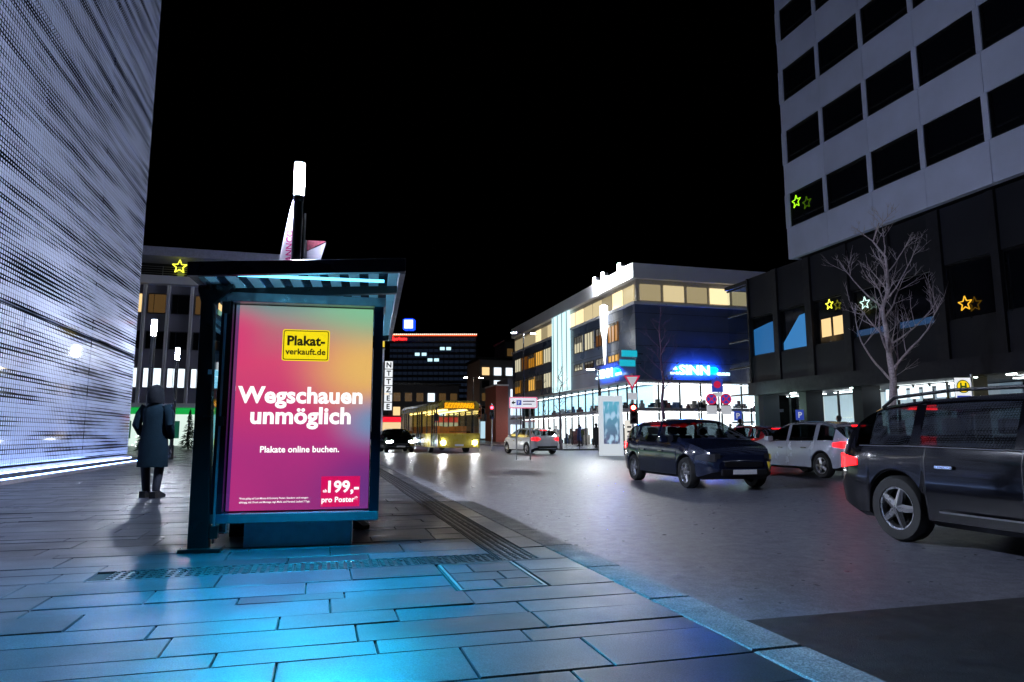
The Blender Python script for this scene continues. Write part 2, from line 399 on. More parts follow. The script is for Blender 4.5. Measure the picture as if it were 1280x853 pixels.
# ---------------------------------------------------------------- bus shelter
SR = R(-4)
sh = thing('bus_shelter', (-.95, 6.25, 0), 'dark bus shelter with blue striped glass roof beside the lit poster', 'bus shelter', rz=SR)
dm = M['dark_metal']
# local frame: x along the near end (towards the road), y along the street away from us
MB().prism([(-.06, 0), (.1, 0), (.03, 2.06), (.18, 2.2), (.18, 2.3), (-.1, 2.27), (-.1, 2.16), (-.07, 2.06)], -.05, .06).build('post', dm, sh, bevel=.006)
MB().box(-.12, .2, -.1, .12, 0, .03).build('foot_plate', dm, sh, bevel=.004)
MB().prism([(-.06, 0), (.1, 0), (.03, 2.06), (.18, 2.2), (.18, 2.3), (-.1, 2.27), (-.1, 2.16), (-.07, 2.06)], 3.3, 3.41).build('post', dm, sh, bevel=.006)
MB().box(-.12, .2, 3.24, 3.45, 0, .03).build('foot_plate', dm, sh, bevel=.004)
# fascia rises towards the road
fas = mat('fascia', (.03, .02, .035), .3, .2)
MB().prism([(-.05, 2.165), (1.62, 2.275), (1.62, 2.39), (-.05, 2.275)], -.62, -.56).build('front_fascia', fas, sh, bevel=.004)
MB().prism([(-.05, 2.165), (1.62, 2.275), (1.62, 2.39), (-.05, 2.275)], 3.6, 3.66).build('rear_fascia', fas, sh, bevel=.004)
MB().add([(1.58, -.56, 2.268), (1.62, -.56, 2.268), (1.62, 3.6, 2.268), (1.58, 3.6, 2.268), (1.58, -.56, 2.392), (1.62, -.56, 2.392), (1.62, 3.6, 2.392), (1.58, 3.6, 2.392)],
         [(0, 3, 2, 1), (4, 5, 6, 7), (0, 1, 5, 4), (1, 2, 6, 5), (2, 3, 7, 6), (3, 0, 4, 7)]).build('road_edge', M['alu'], sh)
box('back_edge', fas, sh, -.05, .01, -.56, 3.6, 2.17, 2.28)
def roof_mat():
    m, t, p, o = nodes('striped_roof_glass'); N = t.nodes; L = t.links; N.remove(p)
    tc = N.new('ShaderNodeTexCoord'); sp = N.new('ShaderNodeSeparateXYZ'); L.new(tc.outputs['Object'], sp.inputs[0])
    d = N.new('ShaderNodeMath'); d.operation = 'DIVIDE'; d.inputs[1].default_value = .165; L.new(sp.outputs[0], d.inputs[0])
    f = N.new('ShaderNodeMath'); f.operation = 'FRACT'; L.new(d.outputs[0], f.inputs[0])
    l = N.new('ShaderNodeMath'); l.operation = 'LESS_THAN'; l.inputs[1].default_value = .52; L.new(f.outputs[0], l.inputs[0])
    tl = N.new('ShaderNodeBsdfTranslucent'); tl.inputs[0].default_value = (.6, .93, 1, 1)
    df = N.new('ShaderNodeBsdfDiffuse'); df.inputs[0].default_value = (.4, .78, .88, 1)
    a = N.new('ShaderNodeMixShader'); a.inputs[0].default_value = .45; L.new(tl.outputs[0], a.inputs[1]); L.new(df.outputs[0], a.inputs[2])
    tr = N.new('ShaderNodeBsdfTransparent'); tr.inputs[0].default_value = (.35, .6, .72, 1)
    g = N.new('ShaderNodeBsdfGlossy'); g.inputs['Roughness'].default_value = .08
    d2 = N.new('ShaderNodeBsdfDiffuse'); d2.inputs[0].default_value = (.05, .15, .22, 1)
    b0 = N.new('ShaderNodeMixShader'); b0.inputs[0].default_value = .5; L.new(tr.outputs[0], b0.inputs[1]); L.new(d2.outputs[0], b0.inputs[2])
    b = N.new('ShaderNodeMixShader'); b.inputs[0].default_value = .12; L.new(b0.outputs[0], b.inputs[1]); L.new(g.outputs[0], b.inputs[2])
    c = N.new('ShaderNodeMixShader'); L.new(l.outputs[0], c.inputs[0]); L.new(b.outputs[0], c.inputs[1]); L.new(a.outputs[0], c.inputs[2])
    L.new(c.outputs[0], o.inputs[0]); return m
rm = roof_mat()
for i in range(3):
    y0 = -.555 + i * 1.385; y1 = y0 + 1.37
    MB().add([(.012, y0, 2.222), (1.575, y0, 2.315), (1.575, y1, 2.315), (.012, y1, 2.222), (.012, y0, 2.234), (1.575, y0, 2.327), (1.575, y1, 2.327), (.012, y1, 2.234)],
             [(0, 3, 2, 1), (4, 5, 6, 7), (0, 1, 5, 4), (1, 2, 6, 5), (2, 3, 7, 6), (3, 0, 4, 7)]).build('roof_pane', rm, sh)
for y in (.06, 3.3): MB().prism([(.012, 2.12), (1.575, 2.235), (1.575, 2.3), (.012, 2.21)], y, y + .07).build('roof_beam', dm, sh)
for i in range(3):   # back wall of glass
    y0 = .1 + i * 1.07
    box('back_pane', M['shelter_glass'], sh, -.03, -.018, y0, y0 + 1.04, .18, 2.08)
    if i: box('mullion', dm, sh, -.06, 0, y0 - .03, y0, 0, 2.17)
box('side_pane', M['shelter_glass'], sh, .135, .235, .0, .012, .14, 2.13)
box('side_rail', M['alu'], sh, .118, .133, -.02, .03, .06, 2.15)
box('side_clamp', M['black'], sh, .10, .16, -.03, .04, 1.98, 2.08); box('side_clamp', M['black'], sh, .10, .16, -.03, .04, .1, .2); box('side_clamp', M['black'], sh, .10, .16, -.03, .04, 1.02, 1.1)
for i in range(4): box('bench_slat', mat('bench_wood', (.12, .07, .04), .5), sh, .12 + i * .09, .2 + i * .09, .6, 2.9, .43, .46)
for y in (.8, 2.7): box('bench_leg', dm, sh, .1, .48, y, y + .06, 0, .428)
box('sticker', M['white_paint'], sh, .02, .05, -.055, -.051, 1.45, 1.49)
# added strip and area light that throw a cyan pool on the paving
box('added_strip', emi('added_strip_glow', (.12, .62, 1.0), 3), sh, .3, 1.45, -.545, -.50, 2.2, 2.215)
al_ = bpy.data.lights.new('paving_fill', 'AREA'); al_.shape = 'RECTANGLE'; al_.size = 1.15; al_.size_y = .05; al_.energy = 230; al_.color = (.0, .47, .88)
alo = bpy.data.objects.new('paving_fill', al_); alo.location = (.875, -.52, 2.19); al_.spread = R(112); alo.rotation_euler = (R(-33), 0, 0); link(alo, sh)

# ---------------------------------------------------------------- lit poster case
pc = thing('poster_case', (-.925, 6.355, 0), 'backlit advertising case with a pink gradient poster at the shelter end', 'advertising case', rz=SR)
al = M['alu']
MB().box(.33, 1.22, -.02, .24, 0, .235).build('base', al, pc, bevel=.004)
MB().box(.07, 1.44, -.1, .3, .215, .29).build('bottom_rail', al, pc, bevel=.004)
MB().box(.05, 1.46, -.11, .31, 2.09, 2.17).build('top_rail', M['steel'], pc, bevel=.004)
for (a, b) in ((.07, .16), (1.36, 1.44)): box('side_frame', mat('blue_black_frame', (.01, .022, .04), .12, .2), pc, a, b, -.098, .298, .291, 2.089)
box('box_body', M['black'], pc, .165, 1.355, .02, .28, .291, 2.089)
def poster_mat():
    m, t, p, o = nodes('poster_print'); N = t.nodes; L = t.links
    tc = N.new('ShaderNodeTexCoord'); sp = N.new('ShaderNodeSeparateXYZ'); L.new(tc.outputs['Generated'], sp.inputs[0])
    ramp = N.new('ShaderNodeValToRGB'); L.new(sp.outputs[2], ramp.inputs[0]); e = ramp.color_ramp.elements
    e[0].position = 0; e[0].color = (*lin(158, 42, 120), 1); e[1].position = 1; e[1].color = (*lin(140, 150, 148), 1)
    for pos, c in ((.3, (178, 52, 128)), (.5, (205, 58, 118)), (.72, (218, 76, 118)), (.88, (190, 110, 125))):
        q = e.new(pos); q.color = (*lin(*c), 1)
    cur = ramp.outputs[0]
    # soft colour spots of the print: centre (x, z), radius x/z, colour
    for (cx, cz, rx, rz, c, amt) in ((1.0, .7, .62, .30, (236, 190, 105), .95), (1.05, 1.03, .85, .26, (128, 196, 150), .95), (-.02, .86, .30, .22, (226, 42, 120), .7), (.25, 1.06, .5, .13, (110, 140, 140), .9),
                                 (1.08, .42, .42, .17, (105, 150, 190), .95), (1.1, .1, .6, .28, (98, 50, 130), .9), (0, .02, .4, .3, (196, 52, 130), .5)):
        s = N.new('ShaderNodeVectorMath'); s.operation = 'SUBTRACT'; L.new(tc.outputs['Generated'], s.inputs[0]); s.inputs[1].default_value = (cx, .5, cz)
        d = N.new('ShaderNodeVectorMath'); d.operation = 'MULTIPLY'; L.new(s.outputs[0], d.inputs[0]); d.inputs[1].default_value = (1 / rx, 0, 1 / rz)
        ln = N.new('ShaderNodeVectorMath'); ln.operation = 'LENGTH'; L.new(d.outputs[0], ln.inputs[0])
        mr = N.new('ShaderNodeMapRange'); mr.interpolation_type = 'SMOOTHERSTEP'; mr.inputs[1].default_value = 1.25; mr.inputs[2].default_value = .0; mr.inputs[3].default_value = 0; mr.inputs[4].default_value = amt
        L.new(ln.outputs['Value'], mr.inputs[0])
        mx = N.new('ShaderNodeMix'); mx.data_type = 'RGBA'; L.new(mr.outputs[0], mx.inputs[0]); L.new(cur, mx.inputs[6]); mx.inputs[7].default_value = (*lin(*c), 1); cur = mx.outputs[2]
    L.new(cur, p.inputs['Emission Color']); p.inputs['Emission Strength'].default_value = .78; p.inputs['Base Color'].default_value = (.02, .02, .02, 1); p.inputs['Roughness'].default_value = .25
    return m
po = box('poster', poster_mat(), pc, .17, 1.35, .004, .016, .305, 2.08)
wt = emi('print_white', (1, 1, 1), 1.0); bk = emi('print_black', (.004, .004, .003), 1.0); yl = emi('print_yellow', lin(250, 225, 20), .82); rd = emi('print_red', lin(214, 12, 92), .82)
X90 = (R(90), 0, 0)
def rrect(name, m, par, x0, x1, z0, z1, r, y):
    pts = []
    for (cx, cz, a0) in ((x1 - r, z1 - r, 0), (x0 + r, z1 - r, 90), (x0 + r, z0 + r, 180), (x1 - r, z0 + r, 270)):
        for k in range(5): a = R(a0 + k * 22.5); pts.append((cx + r * math.cos(a), cz + r * math.sin(a)))
    return MB().prism(pts, y, y + .002).build(name, m, par)
rrect('logo_panel', yl, po, .568, .972, 1.595, 1.875, .02, .0015); rrect('logo_border', bk, po, .577, .963, 1.604, 1.866, .016, .0)
rrect('logo_field', yl, po, .584, .956, 1.611, 1.859, .012, -.0015)
text('lettering', 'Plakat-', .118, bk, po, (.77, -.003, 1.735), X90, .0042, 'CENTER', .0006)
text('lettering', 'verkauft.de', .074, bk, po, (.77, -.003, 1.652), X90, .002, 'CENTER', .0006)
text('lettering', 'Wegschauen', .196, wt, po, (.755, .001, 1.225), X90, .0066, 'CENTER', .001, 1.02)
text('lettering', 'unmöglich', .2, wt, po, (.755, .001, 1.045), X90, .0066, 'CENTER', .001, 1.02)
text('lettering', 'Plakate online buchen.', .076, wt, po, (.755, .001, .795), X90, .0018, 'CENTER', .001, .95)
box('price_panel', rd, po, .945, 1.275, .0005, .003, .325, .585)
text('lettering', 'ab', .038, wt, po, (.962, -.001, .45), X90, .001, 'LEFT', .0006)
text('lettering', '199,-', .138, wt, po, (1.125, -.001, .45), X90, .0042, 'CENTER', .0006)
text('lettering', 'pro Poster*', .063, wt, po, (1.105, -.001, .365), X90, .0018, 'CENTER', .0006)
text('lettering', '*Preis gültig auf Last-Minute & Economy Poster, Standort- und mengen-', .022, wt, po, (.275, .001, .40), X90, .0002, 'LEFT', .0006, .87)
text('lettering', 'abhängig, inkl. Druck und Montage, zzgl. MwSt. und Versand, Laufzeit 7 Tage.', .022, wt, po, (.275, .001, .368), X90, .0002, 'LEFT', .0006, .83)
box('cover_glass', glass('poster_glass', (1, 1, 1), -.06), pc, .162, 1.358, -.04, -.034, .292, 2.088)

# ---------------------------------------------------------------- street lamps
lampm = emi('lamp_white', (.72, .80, 1.0), 3500); lampw = emi('lamp_plaza', (.8, .85, 1.0), 280)
def column_lamp(loc, h, label, r=.065, m=lampm, group='slim cylinder street lamps'):
    t = thing('street_lamp', loc, label, 'street lamp', group)
    MB().lathe([(r * 1.5, 0), (r * 1.5, .5), (r, .55), (r, h - .55), (r * 1.12, h - .54), (r * 1.12, h - .46)], 14).build('pole', M['dark_metal'], t, smooth=True)
    MB().lathe([(r * 1.02, h - .455), (r * 1.02, h)], 16).build('lantern', m, t, smooth=True)
    MB().lathe([(r * 1.15, h + .002), (r * 1.15, h + .03), (.02, h + .05)], 16).build('cap', M['steel'], t)
    return t
lt = column_lamp((-.42, 9.66, 0), 4.72, 'slim street lamp with bright cylinder lantern behind the bus shelter')
MB().path([(.1, -.03, 2.6), (.1, -.03, 4.0)], .012, 8).build('cable_pipe', M['steel'], lt)
column_lamp((-4.88, 22.1, 0), 4.3, 'slim street lamp near the corner of the fritted glass building', .07, lampw)
column_lamp((-5.62, 29.6, 0), 4.35, 'slim street lamp before the plaza building, further from the shelter', .07, lampw)
# banner flags beside the lamp
def flag_mat(name, axis=2):
    return mat(name, (.62, .56, .66), .7, var=.1, scale=3)
ff = thing('beach_flag', (-.66, 9.85, 0), 'tall white curved banner flag with magenta lettering beside the lamp', 'flag')
MB().path([(.18, 0, 0), (.2, 0, 2.5), (.2, 0, 4.1), (.16, 0, 4.3)], [.02, .016, .01, .006], 8).build('mast', M['steel'], ff)
n = 14; mb = MB()
for i in range(n + 1):
    z = 1.3 + i / n * 2.95; t = i / n; wd = .44 * (1 - t) ** .9 + .03; lft = .185 - wd
    for (x, y) in ((lft, .03 * math.sin(i * .9)), (.185, 0)):
        for yy in (0, .004): mb.v.append((x, y + yy, z))
for i in range(n):
    k = 4 * i; mb.f += [(k, k + 2, k + 6, k + 4), (k + 1, k + 5, k + 7, k + 3), (k, k + 4, k + 5, k + 1), (k + 2, k + 3, k + 7, k + 6)]
mb.f += [(0, 1, 3, 2), (4 * n, 4 * n + 2, 4 * n + 3, 4 * n + 1)]
fl = mb.build('flag_cloth', flag_mat('flag_cloth'), ff, smooth=True)
mg = mat('magenta_print', (.55, .02, .2), .7)
text('lettering', 'OTTMANNCO', .12, mg, fl, (.175, -.04, 3.0), (R(90), R(-90), 0), .003, 'LEFT', .001, 1.0)
f2 = thing('corner_flag', (-.36, 9.78, 0), 'small white flag with dark red top flying beside the lamp pole', 'flag')
MB().path([(.06, 0, 0), (.06, 0, 3.66)], .012, 8).build('mast', M['steel'], f2)
MB().add([(.075, 0, 3.28), (.24, .03, 3.30), (.33, .05, 3.66), (.075, 0, 3.50), (.075, .006, 3.28), (.24, .036, 3.30), (.33, .056, 3.66), (.075, .006, 3.50)],
         [(0, 1, 2, 3), (4, 7, 6, 5), (0, 4, 5, 1), (1, 5, 6, 2), (2, 6, 7, 3), (3, 7, 4, 0)]).build('flag_cloth', flag_mat('flag_white'), f2)
MB().add([(.075, .0, 3.51), (.24, .03, 3.62), (.33, .05, 3.68), (.075, .0, 3.66), (.075, .006, 3.51), (.24, .036, 3.62), (.33, .056, 3.68), (.075, .006, 3.66)],
         [(0, 1, 2, 3), (4, 7, 6, 5), (0, 4, 5, 1), (1, 5, 6, 2), (2, 6, 7, 3), (3, 7, 4, 0)]).build('flag_top', mat('flag_red', (.25, .03, .06), .7, var=.6, scale=30), f2)

# ---------------------------------------------------------------- office tower and its dark podium across the road
tw = thing('office_tower', (23.5, 0, 10.1), 'white panelled office tower with rows of black windows above the dark podium', 'building')
box('core', M['facade_dark'], tw, .3, 13, 6.2, 29.7, .02, 24)
piers = [30.0, 27.0, 24.15, 21.35, 18.5, 15.65, 12.8, 9.95]
for fl in range(6):
    z0 = fl * 3.5
    for i in range(7):
        a, b = piers[i + 1], piers[i]
        MB().box(0, .28, a + .01, b - .01, z0 + .012, z0 + 1.68).build('spandrel_panel', M['facade_white'], tw)
        wn = box('window', M['window_dark'], tw, .12, .16, a + .2, b - .42 if i == 0 else b - .17, z0 + 1.75, z0 + 3.45)
        f = MB(); y0, y1 = a + .2, (b - .42 if i == 0 else b - .17)
        f.box(.02, .2, y0 - .05, y0 - .004, z0 + 1.7, z0 + 3.49).box(.02, .2, y1 + .004, y1 + .05, z0 + 1.7, z0 + 3.49).box(.02, .2, y0, y1, z0 + 1.7, z0 + 1.745).box(.02, .2, y0, y1, z0 + 3.455, z0 + 3.49)
        f.box(.06, .118, y0, y1, z0 + 2.05, z0 + 2.09)
        f.build('frame', M['dark_metal'], wn)
        MB().box(-.03, .25, a - .115, a + .135, z0 + 1.685, z0 + 3.5).build('pier', M['facade_white'], tw)
    MB().box(-.03, .25, 29.64, 30.0, z0 + 1.685, z0 + 3.5).build('pier', M['facade_white'], tw)
box('end_wall', M['facade_white'], tw, .3, 13, 29.72, 29.98, .02, 21)

pb = thing('podium_building', (23.72, 0, -.05), 'black panelled low building with lit shop windows beneath the white tower', 'building')
fd = M['facade_dark']
box('core', fd, pb, .5, 12, 2, 34.0, 3.95, 10.1)
box('fascia', mat('podium_fascia', (.018, .018, .026), .6, spec=.3), pb, -.15, .45, 2, 34.2, 3.2, 3.9)
box('soffit', mat('soffit', (.06, .06, .07), .6), pb, .45, 6, 2, 34.2, 3.25, 3.9)
bays = [(34.1, 31.95), (31.5, 29.35), (28.85, 26.75), (26.25, 24.1), (23.75, 21.75), (21.15, 19.1), (18.75, 16.7), (16.3, 14.2), (13.7, 11.6), (11.2, 9)]
ref = {0: emi('sheen_blue', lin(40, 120, 190), .5), 1: emi('sheen_blue2', lin(60, 140, 210), .6)}
prev = 34.25
for i, (b, a) in enumerate(bays):
    MB().box(.05, .48, b + .02, prev - .02 if i else 34.25, 3.92, 10.05).build('pilaster', mat('pilaster', (.014, .014, .02), .55, spec=.3), pb)
    MB().box(.14, .48, a + .02, b - .02, 3.92, 5.42).build('lower_panel', fd, pb)
    MB().box(.14, .48, a + .02, b - .02, 7.72, 10.05).build('upper_panel', fd, pb)
    wn = MB().box(.3, .34, a + .06, b - .06, 5.5, 7.64).build('window', M['window_dark'], pb)
    f = MB().box(.2, .36, a + .02, b - .02, 5.425, 5.49).box(.2, .36, a + .02, b - .02, 7.65, 7.715).box(.2, .36, a + .02, a + .055, 5.49, 7.65).box(.2, .36, b - .055, b - .02, 5.49, 7.65)
    f.build('frame', M['dark_metal'], wn)
    if i < 2:   # blue reflections put on the pane fronts as uneven glowing shapes
        mb = MB().prism([(a + .08, 5.52), (b - .08, 5.52), (b - .08, 7.0 if i == 0 else 5.9), (a + .7, 7.2), (a + .08, 7.25)], .285, .297, 'x'); mb.build('blind_or_sheen', ref[i], wn)
    if i == 2:
        for (q0, q1) in ((a + .22, a + .88), (a + 1.05, b - .4)): box('lit_pane', warm, wn, .285, .297, q0, q1, 5.8, 6.7)
    if i in (3, 4): box('pane_sheen', emi('blue_strip', lin(60, 110, 170), .25), wn, .285, .297, a + .1, b - .1, 5.52, 5.8)  # blue reflection put along the pane foot as a glowing strip
    prev = a
# shop fronts, set back under the fascia
def shopfront(par, x, y0, y1, z1, n, inside, light, goods, rs, depth=3.0, nameg='shop_pane'):
    r3 = random.Random(rs)
    box('shop_back', inside, par, x + depth, x + depth + .1, y0, y1, 0, z1)
    box('shop_floor', M['white_paint'], par, x + .05, x + depth, y0, y1, .01, .05)
    box('ceiling_light', light, par, x + .5, x + .8, y0 + .2, y1 - .2, z1 - .06, z1 - .03)
    for i in range(n):
        a = y0 + (y1 - y0) * i / n; b = y0 + (y1 - y0) * (i + 1) / n
        box(nameg, M['shop_glass'], par, x, x + .02, a + .04, b - .04, .12, z1 - .08)
        box('mullion', M['dark_metal'], par, x - .04, x + .06, a - .035, a + .035, .02, z1)
    box('shop_sill', M['dark_metal'], par, x - .05, x + .08, y0, y1, .0, .11)
    for i in range(goods):
        y = r3.uniform(y0 + .3, y1 - .3); xx = x + r3.uniform(.5, depth - .4); h = r3.choice([.7, 1.0, 1.4, 1.7]); wd = r3.uniform(.2, .7)
        MB().box(xx, xx + .35, y - wd / 2, y + wd / 2, .05, h * .55).box(xx + .05, xx + .3, y - wd * .36, y + wd * .36, h * .55, h).build('display', mat('goods%d' % r3.randrange(6), r3.choice([(.5, .5, .5), (.05, .04, .06), (.4, .08, .1), (.1, .15, .3), (.6, .55, .4), (.02, .02, .02)]), .7), par)
inA = emi('shop_wall', lin(205, 225, 232), .5, (.6, .6, .6)); inY = emi('shop_wall_yellow', lin(205, 178, 30), 1.1, (.5, .4, .05)); inP = emi('shop_wall_dim', lin(120, 140, 160), .35, (.4, .4, .4)); tube = emi('shop_tube', (.9, 1, .98), 9)
shopfront(pb, 1.6, 21.95, 26.2, 3.2, 5, inP, tube, 10, 3)
shopfront(pb, 1.6, 12.0, 20.5, 3.2, 7, inY, tube, 10, 4)
shopfront(pb, 1.6, 27.0, 30.2, 3.2, 3, inA, tube, 9, 5)
shopfront(pb, 1.6, 30.7, 34.0, 3.2, 3, inA, tube, 9, 6)
for y in (21.2, 26.6, 30.45): box('column', fd, pb, .5, 1.55, y - .28, y + .28, 0, 3.25)
box('column', fd, pb, .5, 1.55, 33.75, 34.2, 0, 3.25)
for i in range(6): box('lit_panel', cool, pb, 1.5, 1.53, 22.1 + i * .68, 22.55 + i * .68, 2.55, 3.05)
box('blue_sign', emi('blue_sign', lin(200, 220, 250), .9), pb, 1.45, 1.5, 13.0, 18.6, 2.2, 2.42)
dkl = mat('window_letter', (.05, .05, .06), .5)
text('lettering', 'DIE', .42, dkl, pb, (1.57, 25.2, 2.1), (R(90), 0, R(-90)), .003)
text('lettering', 'ERUNG', .42, dkl, pb, (1.57, 24.0, 1.5), (R(90), 0, R(-90)), .003)
for y in (19.3, 20.9, 27.2, 31.6): box('down_light', emi('down_light', (.8, 1, .95), 20), pb, .9, 1.05, y, y + .3, 3.2, 3.24)
stw = thing('glazed_stairwell', (23.9, 34.3, 0), 'narrow glazed stairwell lit greenish at the end of the dark building', 'stairwell')
box('back', emi('stair_wall', lin(70, 120, 125), .3), stw, 1.6, 1.7, 0, 2.1, 0, 9.8)
for i in range(6):
    for j in range(2): box('pane', M['shop_glass'], stw, 0, .03, .03 + j * 1.05, 1.03 + j * 1.05, .1 + i * 1.6, 1.6 + i * 1.6)
    box('transom', M['dark_metal'], stw, -.03, .08, 0, 2.1, 1.61 + i * 1.6, 1.69 + i * 1.6)
box('roof', M['dark_metal'], stw, -.1, 1.8, -.05, 2.2, 9.75, 9.95)
SY = R(90)
star((23.78, 27.55, 7.25), .26, yellow, 'small yellow star hung above two warm lit window panes', SY)
star((23.78, 25.3, 6.9), .3, starw, 'pale white outline star in a dark window behind the bare tree', SY)
star((23.78, 20.3, 5.95), .3, starg, 'dim gold star hung tilted in a window above the bus stop sign', SY)
star((23.3, 28.9, 12.9), .34, emi('star_green', lin(150, 220, 20), 1.4), 'green glowing star in the lowest window of the white tower', SY)

# ---------------------------------------------------------------- corner department store
st = thing('department_store', (23.5, 48.5, -.05), 'corner department store with two lit glass storeys and glowing blue signs', 'building')
fb = M['facade_blue']; LV = 36.0; LU = 13.0
box('core', fb, st, 3.4, LU, 3.4, LV, 0, 11.4)
box('upper_wall', fb, st, 0, 3.4, 0, LV, 5.25, 11.4)
box('upper_wall_side', fb, st, 3.4, LU, 0, 3.4, 5.25, 11.4)
for k in range(4): box('cladding_joint', M['dark_metal'], st, -.01, -.003, .02, LV, 6.6 + k * 1.3, 6.63 + k * 1.3)
for k in range(4): box('cladding_joint', M['dark_metal'], st, .0, LU, -.01, -.003, 6.6 + k * 1.3, 6.63 + k * 1.3)
box('floor_slab', mat('slab', (.3, .3, .34), .5), st, -.25, LU, -.25, LV, 2.82, 3.05)
box('canopy_slab', mat('slab', (.3, .3, .34), .5), st, -.3, LU, -.3, LV, 5.05, 5.24)
sin_ = emi('store_inside', lin(240, 240, 238), 1.5, (.7, .7, .7)); sinc = emi('store_inside_cool', lin(180, 228, 240), 1.3, (.6, .7, .7)); stl = emi('store_tube', (1, .97, .92), 14)
r4 = random.Random(11)
goodsm = [mat('store_goods%d' % i, c, .8) for i, c in enumerate([(.02, .02, .03), (.1, .03, .04), (.3, .3, .32), (.05, .08, .16), (.45, .4, .35), (.15, .12, .1)])]
for lev, (z0, z1) in enumerate(((.0, 2.8), (3.06, 5.04))):
    box('store_back', sin_, st, 3.0, LU, 3.0, 3.1, z0, z1); box('store_back', sin_ if lev == 0 else sinc, st, 3.0, 3.1, 3.11, LV, z0, z1)
    box('ceiling_light', stl, st, .6, LU - .4, 1.2, 1.35, z1 - .05, z1 - .02); box('ceiling_light', stl, st, 1.2, 1.35, 1.6, LV - .4, z1 - .05, z1 - .02)
    for i in range(7):
        a = LU * i / 7
        box('pane', M['shop_glass'], st, a + .05, a + LU / 7 - .05, 0, .02, z0 + .06, z1 - .05); box('mullion', M['dark_metal'], st, a - .045, a + .045, -.04, .07, z0, z1)
    for i in range(20):
        a = LV * i / 20
        box('pane', M['shop_glass'], st, 0, .02, a + .1, a + LV / 20 - .05, z0 + .06, z1 - .05)
        if i: box('mullion', M['dark_metal'], st, -.04, .07, a - .045, a + .045, z0, z1)
    for i in range(46):
        h = r4.uniform(.35, .75) if lev else r4.uniform(.5, 1.6)
        if i % 2: x, y = r4.uniform(.6, LU - .6), r4.uniform(.4, 2.2)
        else: x, y = r4.uniform(.3, 2.0), r4.uniform(.8, 24)
        wd = r4.uniform(.12, .4)
        MB().box(x - wd, x + wd, y - .15, y + .15, z0 + .05, z0 + h * .6).box(x - wd * .5, x + wd * .5, y - .1, y + .1, z0 + h * .6, z0 + h).build('display', r4.choice(goodsm), st)
# top floor: lit windows under a white parapet
rg0 = random.Random(8)
box('top_wall', mat('top_wall', (.5, .46, .4), .6), st, .3, LU, .3, LV, 11.4, 13.3)
wtops = [emi('top_window%d' % i, lin(250, 228, 175), s_) for i, s_ in enumerate((1.0, .6, 1.3, .3))]
for i in range(16): box('top_window', rg0.choice(wtops), st, .2, .28, .6 + i * 2.2, 2.5 + i * 2.2, 11.6, 12.9)
for i in range(6): box('top_window', rg0.choice(wtops), st, .6 + i * 2.1, 2.4 + i * 2.1, .2, .28, 11.6, 12.9)
box('ledge', M['white_paint'], st, -.1, LU, -.1, LV, 11.2, 11.42)
box('parapet', M['white_paint'], st, -.15, LU, -.15, LV, 13.3, 14.5)
# lit stair tower and warm panels on the long side
box('stair_glass', emi('stair_glass', lin(200, 240, 245), 1.2), st, -.25, -.02, 14.5, 19.5, 5.3, 13.2)
for i in range(4): box('stair_fin', M['dark_metal'], st, -.3, -.251, 14.9 + i * 1.35, 14.99 + i * 1.35, 5.3, 13.2)
golds = [emi('gold_window%d' % i, lin(*c), s_) for i, (c, s_) in enumerate((((225, 150, 40), .5), ((240, 180, 80), .8), ((180, 110, 40), .25), ((235, 225, 190), .7), ((120, 90, 50), .12)))]; rg = random.Random(3)
def gwin(a, b, z0, z1):
    g_ = box('upper_window', rg.choice(golds), st, -.05, -.012, a, b, z0, z1)
    f = MB()
    for y in (a, a + (b - a) * .33, a + (b - a) * .66, b): f.box(-.1, -.052, y - .03, y + .03, z0, z1)
    for z in (z0, z1): f.box(-.1, -.052, a - .03, b + .03, z - .04, z + .03)
    f.build('frame', M['dark_metal'], g_)
    if rg.random() < .5: box('blind_or_sheen', mat('blind_or_sheen', (.5, .45, .35), .8), g_, -.07, -.0515, a + .05, b - .05, z1 - rg.uniform(.2, .8), z1 - .05)
for lev, z in enumerate((6.0, 8.7)):
    for i in range(4): gwin(3.2 + i * 2.7, 5.2 + i * 2.7, z + 1.0 * (lev == 0), z + 1.6)
    for i in range(5): gwin(20.6 + i * 2.9, 22.9 + i * 2.9, z, z + 1.6)
for i, y in enumerate((1.2, 4.6, 6.5)):
    fl_ = MB().box(-.6, -.2, y, y + .5, 14.55, 14.8).build('flood_light', M['dark_metal'], st)
    box('lens', emi('flood_lens', (.95, .97, 1), 500), fl_, -.64, -.602, y + .04, y + .46, 14.15, 14.8)
    box('bracket', M['dark_metal'], fl_, -.2, .2, y + .2, y + .28, 14.5, 14.6)
def glow_sign(loc, rz, label):
    t = thing('shop_sign', loc, label, 'sign', rz=rz)
    sg = emi('sign_white', (.6, .92, 1.0), 2.6); blue = emi('sign_halo', (.0, .09, 1.0), 260)
    text('lettering', 'SINN', 1.05, sg, t, (.72, -.2, 0), X90, .028, 'LEFT', .05, 1.15)
    text('lettering', 'mode', .32, sg, t, (-.05, -.2, 0), X90, .012, 'LEFT', .03)
    text('lettering', 'GROUPS', .3, sg, t, (4.1, -.2, 0), X90, .01, 'LEFT', .03)
    MB().prism([(.2, .36), (.62, .36), (.41, .62)], -.22, -.16).build('roof_mark', sg, t)
    box('halo_strip', blue, t, .6, 4.2, -.1, -.06, .18, .55)
glow_sign((26.35, 48.45, 5.65), 0, 'glowing white SINN letters with blue halo above the store window by the podium')
glow_sign((23.45, 56.0, 5.75), R(-90), 'glowing white SINN letters with blue halo on the long street side')
def lit_flag(loc, label):
    t = thing('projecting_sign', loc, label, 'sign'); box('panel', emi('cyan_panel', lin(30, 190, 215), .7), t, -1.3, 0, -.04, .04, 0, .5); box('arm', M['dark_metal'], t, -.02, .5, -.02, .02, .22, .28)
